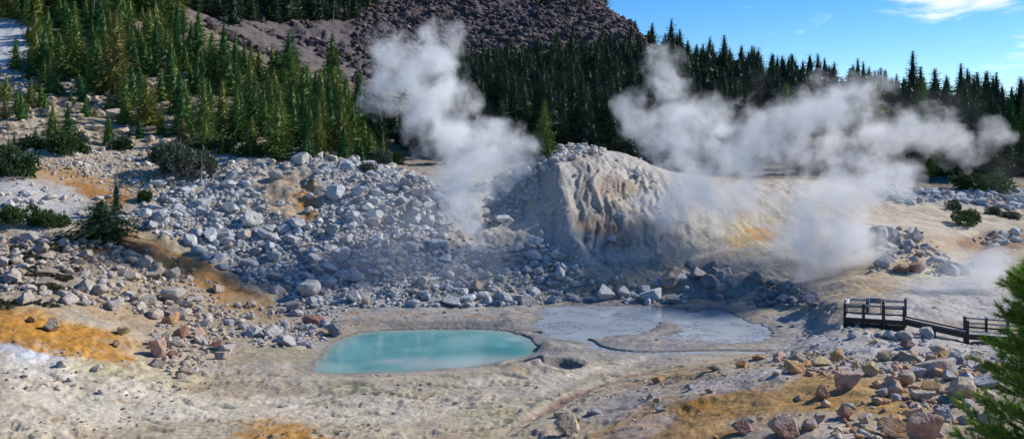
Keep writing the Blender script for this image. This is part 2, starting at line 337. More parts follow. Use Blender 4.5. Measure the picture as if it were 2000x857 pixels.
def ground_mat():
    m, nt, N = newmat('soil')
    out = N('ShaderNodeOutputMaterial'); b = N('ShaderNodeBsdfPrincipled'); b.inputs['Roughness'].default_value = .9; b.inputs['Specular IOR Level'].default_value = .25
    at = N('ShaderNodeAttribute'); at.attribute_name = 'soil'
    tc = N('ShaderNodeNewGeometry')
    n = N('ShaderNodeTexNoise'); n.inputs['Scale'].default_value = 2.2; n.inputs['Detail'].default_value = 9; n.inputs['Roughness'].default_value = .65
    n2 = N('ShaderNodeTexNoise'); n2.inputs['Scale'].default_value = .35; n2.inputs['Detail'].default_value = 6
    vo = N('ShaderNodeTexVoronoi'); vo.inputs['Scale'].default_value = 4.5; vo.inputs['Randomness'].default_value = 1
    for q in (n, n2, vo): link(nt, tc.outputs['Position'], q.inputs['Vector'])
    mr = N('ShaderNodeMapRange'); mr.inputs['From Min'].default_value = .3; mr.inputs['From Max'].default_value = .7; mr.inputs['To Min'].default_value = .72; mr.inputs['To Max'].default_value = 1.24
    link(nt, n.outputs['Fac'], mr.inputs['Value'])
    mr2 = N('ShaderNodeMapRange'); mr2.inputs['From Min'].default_value = .3; mr2.inputs['From Max'].default_value = .7; mr2.inputs['To Min'].default_value = .86; mr2.inputs['To Max'].default_value = 1.14
    link(nt, n2.outputs['Fac'], mr2.inputs['Value'])
    # scattered pebbles: small voronoi cells of their own tone
    cr = N('ShaderNodeMapRange'); cr.inputs['From Min'].default_value = .05; cr.inputs['From Max'].default_value = .22; cr.inputs['To Min'].default_value = 1; cr.inputs['To Max'].default_value = 0
    link(nt, vo.outputs['Distance'], cr.inputs['Value'])
    sx = N('ShaderNodeSeparateColor'); link(nt, vo.outputs['Color'], sx.inputs[0])
    gt = N('ShaderNodeMath'); gt.operation = 'GREATER_THAN'; gt.inputs[1].default_value = .86; link(nt, sx.outputs[0], gt.inputs[0])
    pm = N('ShaderNodeMath'); pm.operation = 'MULTIPLY'; link(nt, cr.outputs[0], pm.inputs[0]); link(nt, gt.outputs[0], pm.inputs[1])
    ptone = N('ShaderNodeMapRange'); ptone.inputs['To Min'].default_value = .55; ptone.inputs['To Max'].default_value = 1.35; link(nt, sx.outputs[1], ptone.inputs['Value'])
    mul = N('ShaderNodeMath'); mul.operation = 'MULTIPLY'; link(nt, mr.outputs[0], mul.inputs[0]); link(nt, mr2.outputs[0], mul.inputs[1])
    mx = N('ShaderNodeMix'); mx.data_type = 'FLOAT'; link(nt, pm.outputs[0], mx.inputs['Factor']); link(nt, mul.outputs[0], mx.inputs['A']); link(nt, ptone.outputs[0], mx.inputs['B'])
    vm = N('ShaderNodeVectorMath'); vm.operation = 'SCALE'; link(nt, at.outputs['Color'], vm.inputs[0]); link(nt, mx.outputs['Result'], vm.inputs['Scale'])
    link(nt, vm.outputs[0], b.inputs['Base Color'])
    ad = N('ShaderNodeMath'); ad.operation = 'MULTIPLY_ADD'; ad.inputs[1].default_value = .5; link(nt, pm.outputs[0], ad.inputs[0]); link(nt, n.outputs['Fac'], ad.inputs[2])
    bp = N('ShaderNodeBump'); bp.inputs['Strength'].default_value = 1.0; bp.inputs['Distance'].default_value = .13
    link(nt, ad.outputs[0], bp.inputs['Height']); link(nt, bp.outputs[0], b.inputs['Normal'])
    link(nt, b.outputs[0], out.inputs['Surface'])
    return m
def addobj(name, mesh, mat=None, parent=None):
    o = bpy.data.objects.new(name, mesh); COL.objects.link(o)
    if mat is not None:
        if len(mesh.materials) == 0: mesh.materials.append(mat)
    if parent is not None: o.parent = parent
    return o
def tag(o, label, cat, group=None, kind=None):
    o['label'] = label; o['category'] = cat
    if group: o['group'] = group
    if kind: o['kind'] = kind
    return o
terrain = addobj('ground', me, ground_mat()); terrain['kind'] = 'structure'
terrain['label'] = 'pale stained geothermal ground with ochre streaks and a scree mountain'

def sheet(name, pts, z, mat, kind='structure'):
    bm = bmesh.new(); vs = [bm.verts.new((x, y, z)) for x, y in pts]
    f = bm.faces.new(vs)
    if f.normal.z < 0: f.normal_flip()
    bmesh.ops.triangulate(bm, faces=bm.faces[:])
    me = bpy.data.meshes.new(name); bm.to_mesh(me); bm.free()
    for p in me.polygons:
        pass
    o = addobj(name, me, mat); o['kind'] = kind
    return o
def grow(pts, d):
    p = np.array(pts); c = p.mean(0); v = p-c; l = np.linalg.norm(v,axis=1,keepdims=True)
    return [tuple(q) for q in c+v*(1+d/l)]
def water_mat():
    m, nt, N = newmat('milky_water')
    out = N('ShaderNodeOutputMaterial'); b = N('ShaderNodeBsdfPrincipled')
    b.inputs['Roughness'].default_value = .06; b.inputs['IOR'].default_value = 1.33
    g = N('ShaderNodeNewGeometry'); n = N('ShaderNodeTexNoise'); n.inputs['Scale'].default_value = .26; n.inputs['Detail'].default_value = 6; n.inputs['Distortion'].default_value = .7
    link(nt, g.outputs['Position'], n.inputs['Vector'])
    cr = N('ShaderNodeValToRGB'); cr.color_ramp.elements[0].position = .3; cr.color_ramp.elements[0].color = (.05,.235,.25,1); cr.color_ramp.elements[1].position = .75; cr.color_ramp.elements[1].color = (.15,.385,.39,1)
    link(nt, n.outputs['Fac'], cr.inputs[0]); pc = cr.outputs[0]
    for (u_, v_, rx, ry, c_) in ((900,708,9.5,3.2,(.33,.41,.43)),(640,722,3.0,3.0,(.28,.45,.43)),(1030,660,3,2.2,(.34,.5,.5))):
        cx, cy_ = w0(u_, v_); sb = N('ShaderNodeVectorMath'); sb.operation = 'MULTIPLY_ADD'; sb.inputs[1].default_value = (1/rx,1/ry,0); sb.inputs[2].default_value = (-cx/rx,-cy_/ry,0); link(nt, g.outputs['Position'], sb.inputs[0])
        l = N('ShaderNodeVectorMath'); l.operation = 'LENGTH'; link(nt, sb.outputs[0], l.inputs[0])
        k = N('ShaderNodeMath'); k.operation = 'MULTIPLY_ADD'; k.inputs[1].default_value = 1.6; link(nt, n.outputs['Fac'], k.inputs[0]); link(nt, l.outputs['Value'], k.inputs[2])
        m_ = N('ShaderNodeMapRange'); m_.interpolation_type = 'SMOOTHSTEP'; m_.inputs['From Min'].default_value = 1.75; m_.inputs['From Max'].default_value = 1.1; m_.inputs['To Max'].default_value = .85; link(nt, k.outputs[0], m_.inputs['Value'])
        mx = N('ShaderNodeMix'); mx.data_type = 'RGBA'; mx.inputs['B'].default_value = (*c_,1); link(nt, m_.outputs[0], mx.inputs['Factor']); link(nt, pc, mx.inputs['A']); pc = mx.outputs['Result']
    sh = N('ShaderNodeAttribute'); sh.attribute_name = 'shore'
    sk_ = N('ShaderNodeMath'); sk_.operation = 'MULTIPLY_ADD'; sk_.inputs[1].default_value = -2.2; link(nt, n.outputs['Fac'], sk_.inputs[0]); link(nt, sh.outputs['Fac'], sk_.inputs[2])
    sm = N('ShaderNodeMapRange'); sm.interpolation_type = 'SMOOTHSTEP'; sm.inputs['From Min'].default_value = .6; sm.inputs['From Max'].default_value = -1.3; sm.inputs['To Max'].default_value = .85; link(nt, sk_.outputs[0], sm.inputs['Value'])
    mx = N('ShaderNodeMix'); mx.data_type = 'RGBA'; mx.inputs['B'].default_value = (.27,.36,.34,1); link(nt, sm.outputs[0], mx.inputs['Factor']); link(nt, pc, mx.inputs['A']); pc = mx.outputs['Result']
    link(nt, pc, b.inputs['Base Color'])
    n2 = N('ShaderNodeTexNoise'); n2.inputs['Scale'].default_value = 1.6; n2.inputs['Detail'].default_value = 3; link(nt, g.outputs['Position'], n2.inputs['Vector'])
    bp = N('ShaderNodeBump'); bp.inputs['Strength'].default_value = .12; bp.inputs['Distance'].default_value = .08
    link(nt, n2.outputs['Fac'], bp.inputs['Height']); link(nt, bp.outputs[0], b.inputs['Normal'])
    link(nt, b.outputs[0], out.inputs['Surface']); return m
def mud_mat():
    m, nt, N = newmat('grey_mud')
    out = N('ShaderNodeOutputMaterial'); b = N('ShaderNodeBsdfPrincipled'); b.inputs['Roughness'].default_value = .14
    g = N('ShaderNodeNewGeometry')
    n = N('ShaderNodeTexNoise'); n.inputs['Scale'].default_value = .28; n.inputs['Detail'].default_value = 4; n.inputs['Distortion'].default_value = .8
    n2 = N('ShaderNodeTexNoise'); n2.inputs['Scale'].default_value = 2.6; n2.inputs['Detail'].default_value = 4
    for q in (n, n2): link(nt, g.outputs['Position'], q.inputs['Vector'])
    a = N('ShaderNodeMapRange'); a.inputs['From Min'].default_value = .47; a.inputs['From Max'].default_value = .56; link(nt, n.outputs['Fac'], a.inputs['Value'])
    c = N('ShaderNodeMapRange'); c.inputs['From Min'].default_value = .42; c.inputs['From Max'].default_value = .6; link(nt, n2.outputs['Fac'], c.inputs['Value'])
    mu = N('ShaderNodeMath'); mu.operation = 'MULTIPLY'; link(nt, a.outputs[0], mu.inputs[0]); link(nt, c.outputs[0], mu.inputs[1])
    mx = N('ShaderNodeMix'); mx.data_type = 'RGBA'; mx.inputs['A'].default_value = (.35,.41,.46,1); mx.inputs['B'].default_value = (.19,.205,.23,1)
    link(nt, mu.outputs[0], mx.inputs['Factor']); link(nt, mx.outputs['Result'], b.inputs['Base Color'])
    bp = N('ShaderNodeBump'); bp.inputs['Strength'].default_value = .12; bp.inputs['Distance'].default_value = .1
    link(nt, mu.outputs[0], bp.inputs['Height']); link(nt, bp.outputs[0], b.inputs['Normal'])
    link(nt, b.outputs[0], out.inputs['Surface']); return m
WATER = water_mat(); MUD = mud_mat()
def pond(name, pts, z, mat, lo=-1.1):
    p = np.array(pts); gx_ = np.arange(p[:,0].min()-1.5, p[:,0].max()+1.5, .25); gy_ = np.arange(p[:,1].min()-1.5, p[:,1].max()+1.5, .25)
    XX, YY = np.meshgrid(gx_, gy_); d = poly_sd(pts, XX, YY); ok = d > lo
    idx = np.full(XX.shape, -1); idx[ok] = np.arange(ok.sum())
    q = np.stack([idx[:-1,:-1],idx[:-1,1:],idx[1:,1:],idx[1:,:-1]],-1).reshape(-1,4); q = q[(q >= 0).all(1)]
    me = mesh_np(name, np.stack([XX[ok],YY[ok],np.full(ok.sum(),z)],-1), q, True)
    me.attributes.new('shore','FLOAT','POINT').data.foreach_set('value', d[ok].astype(np.float32))
    o = addobj(name, me, mat); o['kind'] = 'structure'; return o
def mesh_np(name, v, f, smooth=False, mat=None):
    me = bpy.data.meshes.new(name); k = f.shape[1]
    me.vertices.add(len(v)); me.vertices.foreach_set('co', np.asarray(v,np.float32).ravel())
    me.loops.add(f.size); me.loops.foreach_set('vertex_index', f.astype(np.int32).ravel())
    me.polygons.add(len(f)); me.polygons.foreach_set('loop_start', np.arange(0,f.size,k,dtype=np.int32))
    me.polygons.foreach_set('use_smooth', np.full(len(f), smooth)); me.update()
    if mat: me.materials.append(mat)
    return me
pond('pool_water', POOL, 0.0, WATER)
pond('mud_water', MUDW, .012, MUD); pond('mud_water', MUDE, .016, MUD)
def strip(name, line, w, z, mat):
    p = np.array(line); t = np.gradient(p, axis=0); t /= np.linalg.norm(t,axis=1,keepdims=True); nrm = np.stack([-t[:,1],t[:,0]],1)
    vs = [(*a,z) for a in p+nrm*w]+[(*a,z) for a in p-nrm*w]; n = len(p)
    me = bpy.data.meshes.new(name); me.from_pydata(vs, [], [(i+n,i+n+1,i+1,i) for i in range(n-1)])
    o = addobj(name, me, mat); o['kind'] = 'structure'; return o
strip('stream_water', STREAM, .55, .02, MUD)

# ------------------------------------------------------------------ world, sun, camera
AZ, EL = math.radians(68), math.radians(33)
w = bpy.data.worlds.new('World'); scene.world = w; w.use_nodes = True
nt = w.node_tree; nt.nodes.clear(); N = nt.nodes.new
out = N('ShaderNodeOutputWorld'); bg = N('ShaderNodeBackground'); sky = N('ShaderNodeTexSky')
sky.sky_type = 'NISHITA'; sky.sun_disc = False; sky.sun_elevation = EL; sky.sun_rotation = AZ
sky.altitude = 2500; sky.air_density = 1.0; sky.dust_density = .3; sky.ozone_density = 3.0
bg.inputs['Strength'].default_value = .122
hs = N('ShaderNodeHueSaturation'); hs.inputs['Saturation'].default_value = 1.36; hs.inputs['Hue'].default_value = .503
link(nt, sky.outputs[0], hs.inputs['Color'])
tc = N('ShaderNodeTexCoord'); mp = N('ShaderNodeMapping'); mp.inputs['Scale'].default_value = (9, 9, 34); mp.inputs['Rotation'].default_value = (0,.35,0)
link(nt, tc.outputs['Generated'], mp.inputs['Vector'])
cn = N('ShaderNodeTexNoise'); cn.inputs['Scale'].default_value = 1.0; cn.inputs['Detail'].default_value = 8; cn.inputs['Roughness'].default_value = .62; cn.inputs['Distortion'].default_value = .6
link(nt, mp.outputs[0], cn.inputs['Vector'])
def cdir(u, v):
    d = Vector(((u-1000)/F, 1, -(v-VH)/F)); d.normalize(); return d
msk = None
for (u, v, r, s) in ((1830,-4,.056,1.0),(1950,0,.045,.95),(2010,-6,.035,.8),(1845,34,.012,.45),(2300,-60,.16,.8),(1500,-200,.12,.6),(900,-420,.22,.6)):
    dist = N('ShaderNodeVectorMath'); dist.operation = 'SUBTRACT'; dist.inputs[1].default_value = cdir(u, v)
    nv = N('ShaderNodeVectorMath'); nv.operation = 'NORMALIZE'; link(nt, tc.outputs['Generated'], nv.inputs[0]); link(nt, nv.outputs[0], dist.inputs[0])
    scl = N('ShaderNodeVectorMath'); scl.operation = 'MULTIPLY'; scl.inputs[1].default_value = (1,1,2.4); link(nt, dist.outputs[0], scl.inputs[0])
    ln = N('ShaderNodeVectorMath'); ln.operation = 'LENGTH'; link(nt, scl.outputs[0], ln.inputs[0])
    mr = N('ShaderNodeMapRange'); mr.inputs['From Min'].default_value = r*1.5; mr.inputs['From Max'].default_value = 0; mr.inputs['To Max'].default_value = s; link(nt, ln.outputs['Value'], mr.inputs['Value'])
    if msk is None: msk = mr.outputs[0]
    else:
        mxx = N('ShaderNodeMath'); mxx.operation = 'MAXIMUM'; link(nt, msk, mxx.inputs[0]); link(nt, mr.outputs[0], mxx.inputs[1]); msk = mxx.outputs[0]
ma = N('ShaderNodeMath'); ma.operation = 'MULTIPLY_ADD'; ma.inputs[1].default_value = 3.0; ma.inputs[2].default_value = -1.8; link(nt, cn.outputs['Fac'], ma.inputs[0])
ad = N('ShaderNodeMath'); ad.operation = 'ADD'; link(nt, ma.outputs[0], ad.inputs[0]); link(nt, msk, ad.inputs[1])
cm = N('ShaderNodeMapRange'); cm.interpolation_type = 'SMOOTHSTEP'; cm.inputs['From Min'].default_value = .02; cm.inputs['From Max'].default_value = .85; link(nt, ad.outputs[0], cm.inputs['Value'])
mx = N('ShaderNodeMix'); mx.data_type = 'RGBA'; mx.inputs['B'].default_value = (8.2,8.3,8.6,1); link(nt, hs.outputs[0], mx.inputs['A']); link(nt, cm.outputs[0], mx.inputs['Factor'])
link(nt, mx.outputs['Result'], bg.inputs['Color']); link(nt, bg.outputs[0], out.inputs['Surface'])
sl = bpy.data.lights.new('sun', 'SUN'); sl.energy = 4.6; sl.angle = math.radians(.53); sl.color = (1,.93,.83)
so = bpy.data.objects.new('sun', sl); COL.objects.link(so)
SUN = Vector((math.sin(AZ)*math.cos(EL), math.cos(AZ)*math.cos(EL), math.sin(EL)))
so.rotation_euler = SUN.to_track_quat('Z','Y').to_euler(); so.location = SUN*500
cam = bpy.data.cameras.new('camera'); co = bpy.data.objects.new('camera', cam); COL.objects.link(co)
cam.sensor_width = 36; cam.lens = 36*F/2000; cam.shift_y = -(428.5-VH)/2000; cam.clip_end = 3000; cam.clip_start = .1
co.location = (0,0,ZC); co.rotation_euler = (math.pi/2,0,0); scene.camera = co
vs = scene.view_settings; vs.view_transform = 'Standard'; vs.look = 'None'; vs.gamma = 1; vs.use_curve_mapping = False; vs.exposure = .30
cy = scene.cycles; cy.use_denoising = True; cy.denoiser = 'OPENIMAGEDENOISE'; cy.max_bounces = 8; cy.volume_bounces = 8; cy.transparent_max_bounces = 24
cy.use_adaptive_sampling = True; cy.adaptive_threshold = .025

# ------------------------------------------------------------------ rocks
def ico(sub):
    bm = bmesh.new(); bmesh.ops.create_icosphere(bm, subdivisions=sub, radius=1)
    v = np.array([q.co[:] for q in bm.verts]); f = np.array([[q.index for q in p.verts] for p in bm.faces]); bm.free()
    return v/np.linalg.norm(v,axis=1,keepdims=True), f
ICO = {k: ico(k) for k in (1,2,3,4,5)}
def noise3(p, s, seed):
    return (perlin(p[:,0]*s+seed, p[:,1]*s+seed*1.7)+perlin(p[:,1]*s+seed*2.3, p[:,2]*s-seed)+perlin(p[:,2]*s+seed*.7, p[:,0]*s+seed*3.1))/2
def rock_shape(seed, sub, nplanes, rough=.05, soft=14.):
    r = np.random.default_rng(seed); d, f = ICO[sub]
    n = r.normal(size=(nplanes,3)); n /= np.linalg.norm(n,axis=1,keepdims=True)
    off = r.uniform(.52,1.0,nplanes)
    c = d@n.T; h = np.where(c > .05, off/np.maximum(c,.05), 9)
    rad = -np.log(np.exp(-soft*np.minimum(h,3)).sum(1)+np.exp(-soft*1.25))/soft
    p = d*rad[:,None]
    p = p*(1+rough*noise3(p,1.6,seed)[:,None]+rough*.6*noise3(p,4.5,seed+5)[:,None]+(rough*.35*noise3(p,11,seed+9)[:,None] if sub >= 4 else 0))
    lo, hi = p.min(0), p.max(0)
    return (p-(lo+hi)/2)/((hi-lo)/2), f
def mesh_np(name, v, f, smooth=False, mat=None):
    me = bpy.data.meshes.new(name); k = f.shape[1]
    me.vertices.add(len(v)); me.vertices.foreach_set('co', np.asarray(v,np.float32).ravel())
    me.loops.add(f.size); me.loops.foreach_set('vertex_index', f.astype(np.int32).ravel())
    me.polygons.add(len(f)); me.polygons.foreach_set('loop_start', np.arange(0,f.size,k,dtype=np.int32))
    me.polygons.foreach_set('use_smooth', np.full(len(f), smooth)); me.update()
    if mat: me.materials.append(mat)
    return me
def rock_mat(name, stops, rough=.85, stain=None, bump=.5):
    m, nt, N = newmat(name)
    out = N('ShaderNodeOutputMaterial'); b = N('ShaderNodeBsdfPrincipled'); b.inputs['Roughness'].default_value = rough; b.inputs['Specular IOR Level'].default_value = .3
    oi = N('ShaderNodeObjectInfo'); g = N('ShaderNodeNewGeometry')
    ad = N('ShaderNodeMath'); ad.operation = 'ADD'; link(nt, oi.outputs['Random'], ad.inputs[0]); link(nt, g.outputs['Random Per Island'], ad.inputs[1])
    fr = N('ShaderNodeMath'); fr.operation = 'FRACT'; link(nt, ad.outputs[0], fr.inputs[0])
    cr = N('ShaderNodeValToRGB'); el = cr.color_ramp.elements
    while len(el) < len(stops): el.new(.5)
    for e, (p, c) in zip(el, stops): e.position = p; e.color = (*c,1)
    link(nt, fr.outputs[0], cr.inputs[0])
    n = N('ShaderNodeTexNoise'); n.inputs['Scale'].default_value = 3.0; n.inputs['Detail'].default_value = 8; n.inputs['Roughness'].default_value = .65
    link(nt, g.outputs['Position'], n.inputs['Vector'])
    mr = N('ShaderNodeMapRange'); mr.inputs['From Min'].default_value = .3; mr.inputs['From Max'].default_value = .7; mr.inputs['To Min'].default_value = .58; mr.inputs['To Max'].default_value = 1.32
    link(nt, n.outputs['Fac'], mr.inputs['Value'])
    vm = N('ShaderNodeVectorMath'); vm.operation = 'SCALE'; link(nt, cr.outputs[0], vm.inputs[0]); link(nt, mr.outputs[0], vm.inputs['Scale'])
    col = vm.outputs[0]
    if stain:
        n2 = N('ShaderNodeTexNoise'); n2.inputs['Scale'].default_value = .9; n2.inputs['Detail'].default_value = 5; link(nt, g.outputs['Position'], n2.inputs['Vector'])
        k = N('ShaderNodeMapRange'); k.inputs['From Min'].default_value = .5; k.inputs['From Max'].default_value = .68; k.inputs['To Max'].default_value = .8; link(nt, n2.outputs['Fac'], k.inputs['Value'])
        mx = N('ShaderNodeMix'); mx.data_type = 'RGBA'; mx.inputs['B'].default_value = (*stain,1); link(nt, k.outputs[0], mx.inputs['Factor']); link(nt, col, mx.inputs['A']); col = mx.outputs['Result']
    link(nt, col, b.inputs['Base Color'])
    bp = N('ShaderNodeBump'); bp.inputs['Strength'].default_value = bump+.35; bp.inputs['Distance'].default_value = .09
    vo = N('ShaderNodeTexVoronoi'); vo.feature = 'DISTANCE_TO_EDGE'; vo.inputs['Scale'].default_value = 2.3; link(nt, g.outputs['Position'], vo.inputs['Vector'])
    vr = N('ShaderNodeMapRange'); vr.inputs['From Max'].default_value = .06; link(nt, vo.outputs['Distance'], vr.inputs['Value'])
    hm_ = N('ShaderNodeMath'); hm_.operation = 'MULTIPLY_ADD'; hm_.inputs[1].default_value = .35; link(nt, vr.outputs[0], hm_.inputs[0]); link(nt, n.outputs['Fac'], hm_.inputs[2])
    link(nt, hm_.outputs[0], bp.inputs['Height']); link(nt, bp.outputs[0], b.inputs['Normal'])
    link(nt, b.outputs[0], out.inputs['Surface']); return m
RM = {
 'talus': rock_mat('bleached_rock', [(0,(.33,.355,.385)),(.3,(.45,.48,.51)),(.55,(.40,.395,.39)),(.75,(.53,.55,.57)),(.9,(.39,.35,.32)),(1,(.30,.325,.355))]),
 'white': rock_mat('white_rock', [(0,(.46,.43,.39)),(.5,(.56,.54,.51)),(1,(.42,.40,.38))]),
 'slope': rock_mat('tan_grey_rock', [(0,(.36,.33,.30)),(.35,(.46,.42,.38)),(.6,(.40,.33,.26)),(.8,(.50,.46,.42)),(1,(.33,.26,.21))], stain=(.33,.24,.15)),
 'warm': rock_mat('orange_tan_rock', [(0,(.46,.29,.17)),(.3,(.48,.36,.22)),(.55,(.42,.30,.15)),(.75,(.50,.40,.28)),(1,(.44,.25,.15))], stain=(.44,.39,.33)),
 'pink': rock_mat('salmon_rock', [(0,(.48,.27,.18)),(.5,(.52,.33,.23)),(1,(.45,.24,.15))], stain=(.50,.42,.36)),
 'rose': rock_mat('grey_pink_rock', [(0,(.40,.325,.27)),(1,(.46,.37,.30))], stain=(.45,.43,.41)),
 'red': rock_mat('dark_red_rock', [(0,(.30,.14,.10)),(1,(.35,.19,.15))], stain=(.33,.3,.29)),
 'tan': rock_mat('tan_rock', [(0,(.46,.37,.27)),(1,(.50,.42,.33))], stain=(.40,.27,.15)),
 'yellow': rock_mat('yellow_rock', [(0,(.45,.36,.17)),(1,(.50,.40,.22))], stain=(.48,.44,.36)),
 'orange': rock_mat('orange_rock', [(0,(.46,.24,.10)),(1,(.50,.30,.14))], stain=(.45,.38,.28)),
 'grey': rock_mat('grey_rock', [(0,(.33,.33,.34)),(.5,(.42,.41,.41)),(1,(.30,.30,.32))], stain=(.46,.44,.42)),
 'dark': rock_mat('dark_grey_rock', [(0,(.17,.175,.19)),(.6,(.25,.25,.26)),(1,(.33,.32,.32))], stain=(.33,.3,.28)),
 'scree': rock_mat('purple_brown_rock', [(0,(.06,.05,.055)),(.4,(.105,.08,.085)),(.7,(.085,.068,.072)),(.9,(.15,.11,.10)),(1,(.24,.185,.165))], bump=.3),
}
HERO = [mesh_np('boulder', *rock_shape(100+i, 4, 11+i % 5, .06, 50), smooth=False) for i in range(12)]
MIDR = [mesh_np('boulder', *rock_shape(200+i, 3, 10, .07, 60), smooth=False) for i in range(10)]
LOW = [rock_shape(300+i, 2, 9, .08, 60) for i in range(14)]
LOW1 = [rock_shape(400+i, 1, 9, .06, 20) for i in range(10)]
for me_ in HERO+MIDR: me_.materials.append(RM['grey'])
def rock_obj(loc, dims, rot, mk, label, group=None, hero=False, tilt=.25):
    o = bpy.data.objects.new('boulder', random.choice(HERO if hero else MIDR)); COL.objects.link(o)
    o.location = loc; o.scale = dims
    o.rotation_euler = (random.uniform(-tilt,tilt), random.uniform(-tilt,tilt), rot)
    o.material_slots[0].link = 'OBJECT'; o.material_slots[0].material = RM[mk]
    tag(o, label, 'boulder', group); return o
used = []          # (x, y, r) of what already stands
